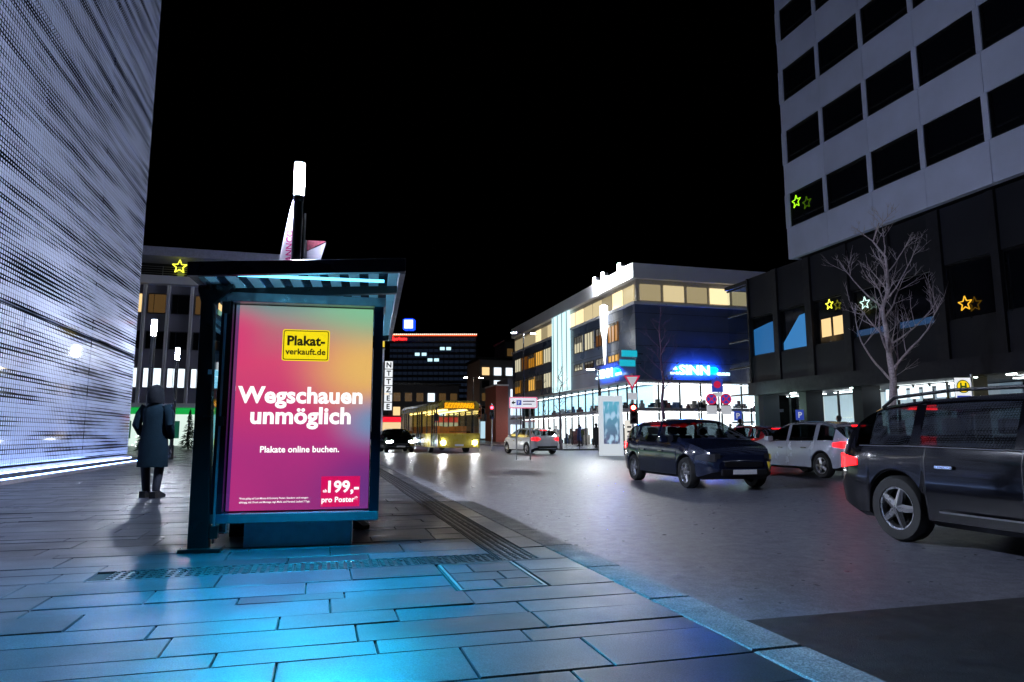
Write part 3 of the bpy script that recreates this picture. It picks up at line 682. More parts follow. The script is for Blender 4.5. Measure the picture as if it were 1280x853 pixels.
lit_flag((23.45, 48.2, 6.9), 'upper cyan panel sign jutting from the store corner')
lit_flag((23.25, 48.15, 6.15), 'lower cyan panel sign jutting from the store corner')
ic2 = thing('light_icicle', (23.1, 53.7, 6.8), 'long tapering white light ornament hung on the store front', 'light ornament')
MB().lathe([(.03, 0), (.13, .8), (.16, 2.2), (.34, 3.2), (.36, 5.1), (.1, 5.25)], 10).build('cone', emi('icicle', (.95, .98, 1), 2.5), ic2, smooth=True)
box('bracket', M['dark_metal'], ic2, 0, .45, -.03, .03, 5.15, 5.22)

# ---------------------------------------------------------------- far tower block and distant houses
ft = thing('tower_block', (23.2, 252.9, -.2), 'distant dark tower block with red light chain along its roof', 'building', rz=R(-15.5))
box('core', mat('block_wall', (.05, .06, .08), .6), ft, 0, 32, 0, 16, 0, 37.4)
for f in range(16):
    box('window_row', emi('block_dim', (.25, .4, .8), .018), ft, .2, 31.8, -.05, -.01, 3.9 + f * 2.1, 5.0 + f * 2.1)  # faint glow put into each row, as no lamp reaches the block
    box('floor_band', mat('block_band', (.16, .17, .2), .6), ft, -.05, 32.05, -.12, 0, 3.2 + f * 2.1, 3.75 + f * 2.1)
for i in range(17): box('mullion_line', mat('block_band', (.16, .17, .2), .6), ft, 1 + i * 1.9, 1.25 + i * 1.9, -.1, 0, 3, 37)
for (x, z) in ((9.5, 29.9), (12, 29.9), (18.7, 32.0), (21, 32.0), (14.2, 27.8), (16.6, 27.8)): box('lit_window', emi('block_lit', lin(190, 235, 245), 1.2), ft, x, x + 1.7, -.16, -.1, z - .1, z + 1.0)
box('roof_edge', emi('roof_red', lin(255, 90, 50), 1.6), ft, -.2, 32.2, -.3, -.14, 37.2, 37.6)
mb = MB()
for i in range(44): mb.lathe([(.02, -.2), (.2, 0), (.02, .2)], 5, (.2 + i * .74, -.5, 37.75))
tag(mb.build('roof_bulbs', emi('roof_bulbs', lin(255, 225, 200), 4), ft), kind='stuff')
text('lettering', 'Sparkasse', 1.7, emi('red_neon', (1, .02, .02), 3), ft, (1.0, -.3, 35.6), X90, .05, 'LEFT', .05, .8)
cs = thing('roof_cube_sign', (30.0, 250.5, 37.3), 'glowing white square sign with blue edges on the tower block roof', 'sign', rz=R(-15.5))
box('mast', M['dark_metal'], cs, -.2, .2, -.2, .2, 0, 2.2); box('face', emi('cube_white', lin(225, 235, 255), 1.5), cs, -1.6, 1.6, -1.6, 1.6, 2.2, 5.4)
for (a, b, c, d) in ((-2.1, -1.62, 2.0, 5.6), (1.62, 2.1, 2.0, 5.6), (-1.6, 1.6, 5.42, 5.9), (-1.6, 1.6, 1.7, 2.18)): box('blue_edge', emi('cube_blue', lin(20, 70, 255), 1.4), cs, a, b, -1.5, 1.5, c, d)
def far_house(loc, wx, wy, h, label, cols, rows_, seed, wallc, band=None):
    r5 = random.Random(seed); t = thing('far_building', loc, label, 'building'); box('wall', mat('far_wall%d' % seed, wallc, .7), t, 0, wx, 0, wy, 0, h); box('roof', M['dark_metal'], t, -.3, wx + .3, -.3, wy, h, h + .4)
    for i in range(cols):
        for j in range(rows_):
            m = r5.choice([M['window_dark'], M['window_dark'], warm, cool, dim])
            a = wx * (i + .2) / cols; b = wx * (i + .8) / cols; z = 4.2 + j * (h - 4.6) / rows_
            box('window', m, t, a, b, -.08, -.01, z, z + (h - 4.6) / rows_ * .6)
    if band: box('red_fascia', emi('far_red', band, 1.2), t, .2, wx - .2, -.25, -.12, 3.05, 3.9)
    box('shop_band', emi('far_shop%d' % (seed % 3), [lin(230, 240, 250), lin(190, 225, 240), lin(250, 215, 160)][seed % 3], .8), t, .2, wx - .2, -.1, -.02, .3, 3.0)
far_house((24.5, 108, 0), 14, 10, 13, 'distant pale building closing the street beyond the store', 7, 4, 1, (.2, .19, .18))
far_house((5.5, 120, 0), 18, 10, 9.5, 'low distant building with lit ground floor under the tower block', 9, 2, 2, (.12, .12, .14), lin(225, 15, 40))
far_house((40, 150, 0), 20, 10, 22, 'tall distant building beyond the pale one', 9, 6, 3, (.1, .1, .12))
rp = thing('brick_pillar_house', (21.7, 86, 0), 'narrow red brick house front beside the far end of the store', 'building')
box('wall', mat('red_brick', (.35, .09, .07), .7), rp, 0, 1.6, 0, 6, 0, 7.2); box('grey_wall', M['facade_grey'], rp, 1.62, 4, .2, 6, 0, 8.2); box('coping', M['white_paint'], rp, -.1, 1.7, -.1, 6, 7.2, 7.4)
for z in (1, 3.4, 5.6): box('window', cool, rp, 2.0, 3.5, .1, .18, z, z + 1.2)
# white corner house at the left of the street, with the letter boxes
wh = thing('white_corner_house', (2.2, 60.9, 0), 'white end wall of a house past the shelter with a yellow sign above', 'building')
box('wall', M['white_paint'], wh, 0, 2.95, 0, 8, 0, 8.4); box('coping', M['steel'], wh, -.1, 3.0, -.1, 8, 8.4, 8.5)
for z in (.6, 3.4): box('window', warm, wh, 2.2, 2.75, -.06, -.01, z, z + 1.6)
ys = thing('yellow_letter_sign', (4.75, 60.8, 8.5), 'small yellow letter sign on the roof of the white corner house', 'sign')
box('panel', emi('yel_panel', lin(230, 200, 60), .8), ys, -.4, .4, -.05, .05, .1, 1.0); box('leg', M['dark_metal'], ys, -.3, -.22, -.03, .03, 0, .1); box('leg', M['dark_metal'], ys, .22, .3, -.03, .03, 0, .1)
text('lettering', 'V', .9, M['black'], ys, (0, -.06, .22), X90, .02, 'CENTER', .01)
vl = thing('vertical_letter_sign', (5.18, 60.8, 0), 'vertical sign of six white letter boxes on the white corner house', 'sign')
for i, ch in enumerate('NTTZEE'):
    z = 6.7 - i * .73; b_ = box('letter_box', emi('letter_box', lin(235, 240, 245), .9), vl, .05, .72, -.1, .1, z, z + .64)
    text('letter', ch, .62, M['black'], b_, (.385, -.115, z + .1), X90, .02, 'CENTER', .005)
box('bracket', M['dark_metal'], vl, -.05, .05, -.05, .05, 3.1, 7.3)

# ---------------------------------------------------------------- vehicles
def interp(pts, x):
    if x <= pts[0][0]: return pts[0][1]
    for (a, p), (b, q) in zip(pts, pts[1:]):
        if x <= b:
            t = (x - a) / (b - a); return p + (q - p) * t
    return pts[-1][1]
def smooth_pts(pts, n=3):
    for _ in range(n):
        out = [pts[0]]
        for (a, p), (b, q) in zip(pts, pts[1:]): out += [(a * .75 + b * .25, p * .75 + q * .25), (a * .25 + b * .75, p * .25 + q * .75)]
        out.append(pts[-1]); pts = out
    return pts
def make_car(name, loc, rz, label, paint, spec, lights=(1, 1), group=None, rails=False, seats=False):
    t = thing(name, loc, label, 'car', group, rz)
    roof, belt, hw = (smooth_pts(spec[k], 2) for k in ('roof', 'belt', 'hw')); L = spec['len'] / 2; wb = spec['wb']; wr = spec['wr']; ra = wr + .055
    axles = spec['axles']; doors = spec['doors']; glassr = spec['glass']; ws = spec['ws']; rw = spec['rw']
    xs = set(); x = -L
    while x < L: xs.add(round(x, 3)); x += .09
    for a in axles:
        for k in range(25): xs.add(round(a - ra + 2 * ra * k / 24, 3))
        xs.add(round(a - ra - .004, 3)); xs.add(round(a + ra + .004, 3))
    for d in doors: xs.add(round(d - .004, 3)); xs.add(round(d + .004, 3))
    for (a, b) in glassr + [ws, rw]: xs.add(round(a, 3)); xs.add(round(b, 3))
    for k in (-L, -L + .02, -L + .05, L - .05, L - .02, L): xs.add(round(k, 3))
    xs = sorted(xs); secs = []
    for x in xs:
        r_, b_, h_ = interp(roof, x), interp(belt, x), interp(hw, x); b_ = min(b_, r_ - .02)
        zb = .2 + .12 * max(0, abs(x) - L + .35) / .35; za = 0
        for a in axles:
            if abs(x - a) < ra: za = max(za, wr + math.sqrt(ra * ra - (x - a) ** 2))
        g_ = r_ - b_; gw = h_ * .955 - .3 * g_
        m_ = max(min(.52, b_ - .16), za + .02); s_ = max(b_ - .12, m_ + .03)
        secs.append([(0, max(zb, za)), (h_ - .13, max(zb, za)), (h_ - .025, max(zb + .06, za)), (h_, m_), (h_ * .99, s_), (h_ * .955, max(b_, s_ + .02)), (gw, b_ + .84 * g_), (gw - .09, r_ - .008 - .03 * min(1, g_)), (gw * .5, r_), (0, r_ + .008)])
    n = 10; groups = {}
    def lab(xm, j, i):
        if j <= 1: return 'underbody'
        if j in (2, 3, 4):
            for d in doors:
                if abs(xm - d) < .0045: return 'seam'
            if doors[-1] < xm: pass
            for q, (d0, d1) in enumerate(zip(doors, doors[1:])):
                if d0 < xm < d1: return 'door%d' % q
        if j == 5:
            for q, (a, b) in enumerate(glassr):
                if a < xm < b: return 'glass%d' % q
        if j >= 6:
            if ws[0] < xm < ws[1]: return 'windscreen'
            if rw[0] < xm < rw[1]: return 'rear_window'
        return 'body'
    V = {1: [[(x, y, z) for (y, z) in s_] for x, s_ in zip(xs, secs)], -1: [[(x, -y, z) for (y, z) in s_] for x, s_ in zip(xs, secs)]}
    for side in (1, -1):
        for i in range(len(xs) - 1):
            for j in range(n - 1):
                l = lab((xs[i] + xs[i + 1]) / 2, j, i)
                key = l if l in ('body', 'underbody', 'seam', 'windscreen', 'rear_window') else l + ('L' if side > 0 else 'R')
                mb = groups.setdefault(key, MB()); mb.add([V[side][i][j], V[side][i + 1][j], V[side][i + 1][j + 1], V[side][i][j + 1]], [(0, 1, 2, 3)])
    for i in (0, len(xs) - 1):
        ring = V[1][i] + list(reversed(V[-1][i][1:-1])); groups['body'].add(ring, [tuple(range(len(ring)))])
    cg = glass('car_glass', (.25, .3, .32), .25)
    for key, mb in groups.items():
        nm, m = ('door', paint) if key.startswith('door') else ('side_window', cg) if key.startswith('glass') else (key, {'body': paint, 'underbody': M['black'], 'seam': M['black']}.get(key, cg))
        if nm == 'seam': nm = 'door_seal'
        me = bpy.data.meshes.new(nm); me.from_pydata(mb.v, [], mb.f); bm = bmesh.new(); bm.from_mesh(me)
        bmesh.ops.remove_doubles(bm, verts=bm.verts, dist=.0004); bmesh.ops.recalc_face_normals(bm, faces=bm.faces); bm.to_mesh(me); bm.free()
        me.materials.append(m); me.polygons.foreach_set('use_smooth', [True] * len(me.polygons)); me.set_sharp_from_angle(angle=R(40))
        o = bpy.data.objects.new(nm, me); link(o, t)
        if nm == 'door':
            q = int(key[4]); side = 1 if key[-1] == 'L' else -1; hx = doors[q] + .14; y = interp(hw, hx)
            MB().box(hx, hx + .2, side * y - .02, side * y + .02, interp(belt, hx) - .2, interp(belt, hx) - .165).build('handle', M['chrome'], o, bevel=.006)
    # wheels
    rim = mat('alloy', (.5, .5, .52), .3, .9)
    for a in axles:
        for side in (1, -1):
            y = side * (interp(hw, a) - .115)
            wl = MB().lathe([(wr * .66, -.1), (wr * .93, -.105), (wr, -.07), (wr, .07), (wr * .93, .105), (wr * .66, .1), (wr * .64, 0), (wr * .66, -.1)], 28, (a, y, wr), 'y', False).build('wheel', M['rubber'], t, smooth=True)
            mb = MB().lathe([(wr * .66, .02), (wr * .68, .09), (wr * .6, .085), (wr * .58, .02)], 24, (a, y, wr), 'y', False) if side > 0 else MB().lathe([(wr * .66, -.02), (wr * .68, -.09), (wr * .6, -.085), (wr * .58, -.02)], 24, (a, y, wr), 'y', False)
            for k in range(5):
                an = k * 2 * math.pi / 5; ca, sa = math.cos(an), math.sin(an)
                mb.path([(a, y + side * .07, wr), (a + ca * wr * .62, y + side * .065, wr + sa * wr * .62)], [.05, .034], 6)
            mb.lathe([(.06, side * .05), (.06, side * .085), (.02, side * .09)], 10, (a, y, wr), 'y'); mb.build('rim', rim, wl, smooth=True)
            MB().lathe([(wr * .55, -.01), (wr * .55, .01)], 18, (a, y, wr), 'y').build('brake_disc', M['black'], wl)
    on_r = emi('tail_on', (1, .006, .01), 2.6); off_r = mat('tail_off', (.35, .01, .015), .15); on_h = emi('head_on', (.9, .95, 1), 120); off_h = mat('head_off', (.03, .03, .035), .06, spec=.8)
    for side in (1, -1):
        # lamps follow the flank: sections at the ends pushed out a little
        for (xa, xb, z0, z1, nm, m) in ((-L + .0, -L + .42, spec['tz'][0], spec['tz'][1], 'taillight', on_r if lights[1] else off_r), (L - .42, L - .04, spec['hz'][0], spec['hz'][1], 'headlight', on_h if lights[0] else off_h)):
            mb = MB(); k = 6
            for q in range(k + 1):
                x = xa + (xb - xa) * q / k; y = interp(hw, x) + .006; f = 1 - abs(q / k - (.0 if xa < 0 else 1)) * .55; zc = (z0 + z1) / 2; hh = (z1 - z0) / 2 * f
                mb.v += [(x, side * (y - .12), zc - hh), (x, side * y, zc - hh), (x, side * (y - .004), zc + hh), (x, side * (y - .12), zc + hh)]
            for q in range(k):
                b_ = 4 * q; mb.f += [(b_ + 1, b_ + 5, b_ + 6, b_ + 2), (b_ + 2, b_ + 6, b_ + 7, b_ + 3), (b_, b_ + 4, b_ + 5, b_ + 1)]
            mb.f += [(0, 1, 2, 3), (4 * k, 4 * k + 1, 4 * k + 2, 4 * k + 3)]; mb.build(nm, m, t)
            if xa > 0: continue
            xe = xa - .012 if xa < 0 else xb + .045
            y = interp(hw, -L + .03 if xa < 0 else L - .05)
            box(nm, m, t, xe - .012, xe + .012, side * (y - .26), side * (y - .06), (z0 + z1) / 2 - .04, (z0 + z1) / 2 + .04, bevel=.008)
        y = interp(hw, ws[0] + .1)
        mb = MB().box(ws[0] + .12, ws[0] + .3, side * (y + .02), side * (y + .2), .92, 1.06); mb.build('mirror', paint, t, bevel=.03)
    box('bumper_trim', M['black'], t, -L - .03, -L + .02, -.6, .6, .34, .46, bevel=.02); box('bumper_trim', M['black'], t, L - .02, L + .03, -.5, .5, .3, .42, bevel=.02)
    box('grille', M['black'], t, L - .03, L + .012, -.42, .42, .46, .56, bevel=.01); box('number_plate', M['white_paint'], t, L + .031, L + .04, -.26, .26, .32, .41)
    box('number_plate', M['white_paint'], t, -L - .02, -L - .005, -.26, .26, .62, .73)
    if lights[1]: box('brake_light', on_r, t, rw[1] - .02, rw[1] + .03, -.2, .2, interp(roof, rw[1]) + .0, interp(roof, rw[1]) + .03)
    if rails:
        for side in (1, -1):
            y = side * (interp(hw, -.5) * .955 - .3 * .5 - .05); zr = lambda x: interp(roof, x) + .05
            MB().path([(-1.72, y, interp(roof, -1.72) - .03), (-1.55, y, zr(-1.55)), (-.8, y, zr(-.8)), (0, y, zr(0)), (.35, y, zr(.35) - .01), (.5, y, interp(roof, .5) - .03)], .018, 8).build('roof_rail', M['dark_metal'], t, smooth=True)
        for side in (1, -1): MB().path([(x, side * (interp(hw, x) * .955 + .012), interp(belt, x) + .012) for x in (-1.9, -1.2, -.4, .4, 1.0)], .011, 6).build('window_trim', M['chrome'], t)
        for side in (1, -1): MB().path([(x, side * (interp(hw, x) + .012), .36) for x in (-.85, -.3, .4, .9)], .018, 6).build('sill_trim', M['chrome'], t)
    if seats:
        for (x, y) in ((.25, .38), (.25, -.38), (-.75, .38), (-.75, -.38)):
            MB().box(x - .25, x + .25, y - .24, y + .24, .42, .56).prism([(x - .32, .5), (x - .18, .5), (x - .3, 1.08), (x - .4, 1.08)], y - .23, y + .23).box(x - .42, x - .34, y - .12, y + .12, 1.1, 1.27).build('seat', mat('seat', (.03, .03, .035), .7), t, bevel=.03)
        MB().lathe([(.17, -.012), (.19, 0), (.17, .012)], 18, (.75, .38, .88), 'x').build('steering_wheel', M['black'], t)
        box('dashboard', M['black'], t, .9, 1.2, -.7, .7, .6, .86, bevel=.04)
    return t
WAGON = dict(len=4.72, wb=2.8, wr=.335, axles=(-1.42, 1.38),
    roof=[(-2.36, .86), (-2.33, 1.0), (-2.2, 1.12), (-1.9, 1.38), (-1.65, 1.445), (-.9, 1.49), (-.1, 1.485), (.35, 1.43), (1.2, 1.04), (1.32, .99), (2.0, .87), (2.27, .74), (2.36, .58)],
    belt=[(-2.36, .84), (-2.0, .99), (-1.0, .965), (.6, .94), (1.25, .94), (2.0, .82), (2.36, .55)], hw=[(-2.36, .68), (-2.28, .82), (-1.9, .905), (-1, .92), (1.2, .92), (1.9, .87), (2.2, .76), (2.36, .58)],
    doors=[-1.02, -.02, 1.02], glass=[(-1.98, -1.22), (-1.1, -.1), (0.0, 1.0)], ws=(.42, 1.18), rw=(-2.24, -1.86), tz=(.71, .89), hz=(.58, .74))
HATCH = dict(len=4.25, wb=2.6, wr=.315, axles=(-1.27, 1.3),
    roof=[(-2.12, .82), (-2.1, .95), (-1.98, 1.06), (-1.72, 1.3), (-1.4, 1.4), (-.6, 1.455), (.0, 1.45), (.35, 1.39), (1.1, 1.01), (1.22, .97), (1.8, .85), (2.04, .72), (2.12, .56)],
    belt=[(-2.12, .8), (-1.8, .96), (-1.0, .94), (.6, .92), (1.15, .92), (1.8, .8), (2.12, .54)], hw=[(-2.12, .64), (-2.04, .78), (-1.7, .87), (-1, .89), (1.1, .89), (1.7, .84), (2.0, .72), (2.12, .55)],
    doors=[-.92, .02, .98], glass=[(-1.7, -1.15), (-1.0, -.06), (.06, .96)], ws=(.4, 1.08), rw=(-2.02, -1.68), tz=(.74, .94), hz=(.56, .72))
black_paint = mat('black_paint', (.003, .003, .005), .12, 0, spec=.35, coat=.4, var=.05, rvar=.05); silver_paint = mat('silver_paint', (.5, .53, .62), .26, .45, coat=1, var=.02, rvar=.02); blue_paint = mat('blue_paint', (.006, .009, .025), .15, 0, coat=.6, var=.03, rvar=.03); white_car = mat('white_car_paint', (.7, .72, .75), .3, coat=1, var=.02, rvar=.03); red_paint = mat('red_paint', (.3, .02, .03), .25, coat=1)
RZ = -.15
make_car('station_wagon', (6.72, 4.55, RZ), R(-90), 'black station wagon with roof rails queueing nearest the bare tree', black_paint, WAGON, (0, 1), None, True, True)
sv = make_car('hatchback', (13.1, 16.1, RZ), R(90), 'silver hatchback with red brake lights glowing behind the black station wagon', silver_paint, HATCH, (0, 1))
make_car('hatchback', (8.15, 14.1, RZ), R(-92), 'dark blue hatchback following the black station wagon in the queue', blue_paint, HATCH, (0, 1), None, False, True)
make_car('hatchback', (16.9, 24.5, RZ), R(90), 'dark red hatchback stopped with brake lights before the no stopping signs', red_paint, HATCH, (0, 1))
make_car('hatchback', (11.6, 38.0, RZ), R(100), 'white hatchback waiting by the direction sign at the crossing', white_car, HATCH, (0, 1))
for i, (x, y, rz, p, lb_, lg) in enumerate(((5.2, 52, R(-86), white_car, 'white car with headlights on coming down the far street', (1, 0)), (12.2, 62, R(92), black_paint, 'black car with tail lights on driving off down the far street', (0, 1)),
                                     (9.0, 76, R(-88), silver_paint, 'silver car with headlights on far down the street', (1, 0)), (12.6, 74, R(90), red_paint, 'red car with tail lights on far down the street', (0, 1)), (4.6, 44, R(-88), black_paint, 'black car with headlights on beside the city bus', (1, 0)), (6.6, 84, R(90), black_paint, 'black car with tail lights on before the red shop fascia', (0, 1)), (4.4, 68, R(-88), red_paint, 'red car with headlights on far down the street', (1, 0)), (9.4, 92, R(90), silver_paint, 'silver car with tail lights on before the red shop fascia', (0, 1)))):
    make_car('far_car', (x, y, RZ), rz, lb_, p, HATCH, lg, 'cars in the far street')
# city bus waiting at the kerb lane, facing us
bs = thing('city_bus', (7.75, 39.4, RZ), 'city bus with amber display and warm lit windows waiting at the crossing', 'bus', rz=R(4))
bw = mat('bus_paint', (.55, .42, .06), .3, coat=.6, var=.06); bx = 1.27
MB().prism([(-bx, .32), (bx, .32), (bx, 1.15), (bx * .985, 1.16), (-bx * .985, 1.16), (-bx, 1.15)], .06, 12).build('lower_body', bw, bs, bevel=.03)
MB().prism([(-bx * .985, 2.55), (bx * .985, 2.55), (bx * .97, 2.85), (bx * .8, 3.05), (-bx * .8, 3.05), (-bx * .97, 2.85)], .1, 12).build('roof', bw, bs, bevel=.02)
box('front_panel', bw, bs, -1.2, 1.2, 0, .058, .34, 1.1, bevel=.02)
box('floor', M['black'], bs, -1.15, 1.15, .15, 11.9, .36, .42)
box('windscreen', M['glass'], bs, -1.14, 1.14, .05, .07, 1.2, 2.5)
disp = box('destination_display', M['black'], bs, -.95, .95, .02, .09, 2.58, 2.95)
amber = emi('amber_led', lin(255, 170, 8), 3)
mb = MB()
for j in range(9):
    for i in range(52):
        if (i * 7 + j * 5 + (i // 5) * 3) % 11 < 7: mb.box(-.9 + i * .0345, -.9 + i * .0345 + .022, .008, .018, 2.61 + j * .036, 2.61 + j * .036 + .022)
tag(mb.build('amber_dots', amber, disp), kind='stuff')
for side in (-1, 1):
    for i in range(8):
        y0 = .35 + i * 1.44; door = side < 0 and i in (0, 3, 6)
        if door:
            dr = box('door', M['glass'], bs, side * bx - .01, side * bx + .01, y0, y0 + 1.3, .4, 2.5)
            for q in (0, .64, 1.28): box('door_frame', M['black'], dr, side * bx - .03, side * bx + .03, y0 + q - .02, y0 + q + .04, .38, 2.52)
        else: box('side_window', M['glass'], bs, side * bx * .985 - .01, side * bx * .985 + .01, y0, y0 + 1.3, 1.2, 2.52)
        box('window_post', M['black'], bs, side * bx * .97 - .03, side * bx * .97 + .03, y0 + 1.31, y0 + 1.43, 1.15, 2.56)
    for yy in (2.6, 8.8):
        wl = MB().lathe([(.25, -.12), (.46, -.13), (.48, 0), (.46, .13), (.25, .12)], 24, (side * 1.12, yy, .48), 'x').build('wheel', M['rubber'], bs, smooth=True)
        MB().lathe([(.24, side * .02), (.26, side * .13), (.1, side * .1)], 16, (side * 1.12, yy, .48), 'x').build('rim', mat('alloy', (.5, .5, .52), .3, .9), wl)
    for (xx, zz) in ((.95, .62),): MB().lathe([(.11, 0), (.1, -.03), (.02, -.04)], 14, (side * xx, .0, zz), 'y').build('headlight', emi('bus_head', (.95, .97, 1), 260), bs)
    MB().path([(side * 1.2, .1, 2.7), (side * 1.45, -.25, 2.6), (side * 1.45, -.28, 2.3)], .03, 6).build('mirror_arm', M['black'], bs)
    box('mirror', M['black'], bs, side * 1.45 - .1, side * 1.45 + .1, -.36, -.28, 1.85, 2.3, bevel=.02)
    box('ceiling_lamp', emi('bus_ceiling', lin(255, 205, 110), 7), bs, side * .6 - .1, side * .6 + .1, .8, 11.6, 2.5, 2.53)
    for i in range(7): box('seat', mat('bus_seat', (.3, .12, .04), .7), bs, side * .75 - .35, side * .75 + .35, 2.4 + i * 1.3, 2.55 + i * 1.3, .9, 1.6)
box('back_wall', mat('bus_wall', (.5, .42, .25), .6), bs, -1.2, 1.2, 11.85, 11.98, .4, 2.55)
box('wiper', M['black'], bs, -.6, .5, .02, .045, 1.24, 1.27)
box('number_plate', M['white_paint'], bs, -.26, .26, -.02, -.001, .42, .53)

# ---------------------------------------------------------------- people
def skin_mesh(name, joints, edges, subdiv=2):
    me = bpy.data.meshes.new(name + '_sk'); me.from_pydata([j[0] for j in joints], edges, []); o = bpy.data.objects.new(name + '_sk', me); col.objects.link(o)
    o.modifiers.new('skin', 'SKIN'); me.skin_vertices or None
    if not me.skin_vertices:
        bm = bmesh.new(); bm.from_mesh(me); bm.verts.layers.skin.verify(); bm.to_mesh(me); bm.free()
    for i, j in enumerate(joints):
        r = j[1]; me.skin_vertices[0].data[i].radius = r if isinstance(r, tuple) else (r, r)
    me.skin_vertices[0].data[0].use_root = True
    s = o.modifiers.new('sub', 'SUBSURF'); s.levels = subdiv; s.render_levels = subdiv
    dg = bpy.context.evaluated_depsgraph_get(); dg.update()
    out = bpy.data.meshes.new_from_object(o.evaluated_get(dg)); out.polygons.foreach_set('use_smooth', [True] * len(out.polygons))
    bpy.data.objects.remove(o); out.name = name; return out
def body_mesh(stride=.12):
    J = [((0, 0, .96), (.15, .1)), ((0, 0, 1.16), (.14, .095)), ((0, 0, 1.36), (.17, .11)), ((0, .0, 1.49), (.065, .06)), ((0, -.01, 1.56), (.07, .08)), ((0, -.015, 1.66), (.075, .095)), ((0, -.01, 1.74), (.05, .06)),
         ((-.1, 0, .9), .09), ((-.1, -stride * .4, .5), .078), ((-.1, stride * .3, .1), .06), ((-.1, -.1 + stride * .3, .04), (.042, .032)),
         ((.1, 0, .9), .09), ((.1, stride * .2, .5), .078), ((.1, -stride * .4, .1), .06), ((.11, -.1 - stride * .4, .04), (.042, .032)),
         ((-.19, 0, 1.4), .062), ((-.25, .05, 1.15), .048), ((-.2, -.1, .98), .038), ((.19, 0, 1.4), .062), ((.25, .05, 1.15), .048), ((.2, -.1, .98), .038)]
    E_ = [(0, 1), (1, 2), (2, 3), (3, 4), (4, 5), (5, 6), (0, 7), (7, 8), (8, 9), (9, 10), (0, 11), (11, 12), (12, 13), (13, 14), (2, 15), (15, 16), (16, 17), (2, 18), (18, 19), (19, 20)]
    return skin_mesh('body', J, E_)
def rings(mb, rs, n=16):
    k = len(mb.v)
    for (cx, cy, z, rx, ry) in rs:
        for j in range(n): a = 2 * math.pi * j / n; mb.v.append((cx + rx * math.cos(a), cy + ry * math.sin(a), z))
    for i in range(len(rs) - 1):
        for j in range(n): mb.f.append((k + i * n + j, k + i * n + (j + 1) % n, k + (i + 1) * n + (j + 1) % n, k + (i + 1) * n + j))
    mb.f.append(tuple(k + (len(rs) - 1) * n + j for j in range(n))); return mb
def coat_mesh(long=.62, m=None):
    mb = rings(MB(), [(0, 0, long, .235, .19), (0, 0, .8, .225, .175), (0, 0, 1.0, .205, .155), (0, 0, 1.15, .19, .14), (0, 0, 1.3, .205, .145), (0, 0, 1.4, .2, .13), (0, 0, 1.46, .13, .1), (0, 0, 1.52, .085, .085)], 20)
    for s in (-1, 1): mb.path([(s * .17, 0, 1.43), (s * .24, .02, 1.3), (s * .275, .05, 1.14), (s * .25, -.03, 1.02), (s * .2, -.13, .95)], [.075, .078, .068, .06, .055], 12)
    return mb.mesh('coat', m, True)
def hood_mesh(m): return rings(MB(), [(0, .02, 1.48, .12, .12), (0, .03, 1.55, .125, .135), (0, .03, 1.64, .118, .135), (0, .03, 1.71, .1, .12), (0, .025, 1.765, .05, .06), (0, .02, 1.78, .01, .012)], 16).mesh('hood', m, True)
skinm = mat('skin', (.42, .27, .2), .5); bodies = [body_mesh(.1), body_mesh(.32)]
for b in bodies: b.materials.append(mat('trousers', (.015, .02, .035), .8))
def cloth(c, name): return mat(name, c, .9, bump=.5, bscale=22, spec=.12)
hair = mat('hair', (.02, .014, .01), .7)
def face_mesh(m):
    mb = rings(MB(), [(0, -.035, 1.555, .045, .06), (0, -.035, 1.6, .066, .083), (0, -.035, 1.66, .072, .09), (0, -.03, 1.71, .062, .075)], 14)
    mb.add([(-.013, -.12, 1.615), (.013, -.12, 1.615), (0, -.145, 1.62), (0, -.118, 1.665)], [(0, 1, 2), (0, 2, 3), (1, 3, 2)]); return mb.mesh('face', m, True)
def shoes(m):
    out = []
    return out
coatA = coat_mesh(.48); coatB = coat_mesh(.82); face0 = face_mesh(skinm)
hair0 = rings(MB(), [(0, .02, 1.6, .085, .09), (0, .015, 1.68, .092, .105), (0, .0, 1.735, .085, .1), (0, .0, 1.775, .05, .06), (0, 0, 1.785, .01, .01)], 14).mesh('hair', hair, True)
shoe0 = {}
def shoe_mesh(x, y, m): return MB().prism([(y - .2, .0), (y + .08, .0), (y + .085, .1), (y - .03, .115), (y - .15, .065), (y - .205, .04)], x - .048, x + .048, 'x').mesh('shoe', m)
def person(loc, rz, label, coatc, cname, long=True, stride=0, scale=1.0, hood=None, group=None, trousers=None):
    t = thing('person', loc, label, 'person', group, rz); t.scale = (scale,) * 3
    def part(nm, me, m=None):
        o = bpy.data.objects.new(nm, me); link(o, t)
        if m is not None:
            if not me.materials: me.materials.append(m)
            o.material_slots[0].link = 'OBJECT'; o.material_slots[0].material = m
        return o
    part('body', bodies[stride], trousers); part('coat', coatA if long else coatB, cloth(coatc, cname)); part('face', face0)
    if hood: part('hood', HOOD, cloth(hood, 'hood_' + cname))
    else: part('hair', hair0)
    st_ = (.1, .32)[stride]
    for (x, y) in ((-.1, st_ * .3), (.11, -st_ * .4)): part('shoe', shoe_mesh(x, y, M['black']))
    return t
HOOD = hood_mesh(None)
person((-2.45, 11.6, 0), R(160), 'person in a long dark teal hooded coat standing on the wet paving', (.004, .014, .024), 'teal_coat', True, 0, .96, (.008, .01, .014))
person((.24, 7.32, 0), R(40), 'person hidden behind the poster case with one shoe showing', (.03, .03, .04), 'dark_coat', True, 0, .97, None, None, mat('jeans', (.02, .06, .16), .8))
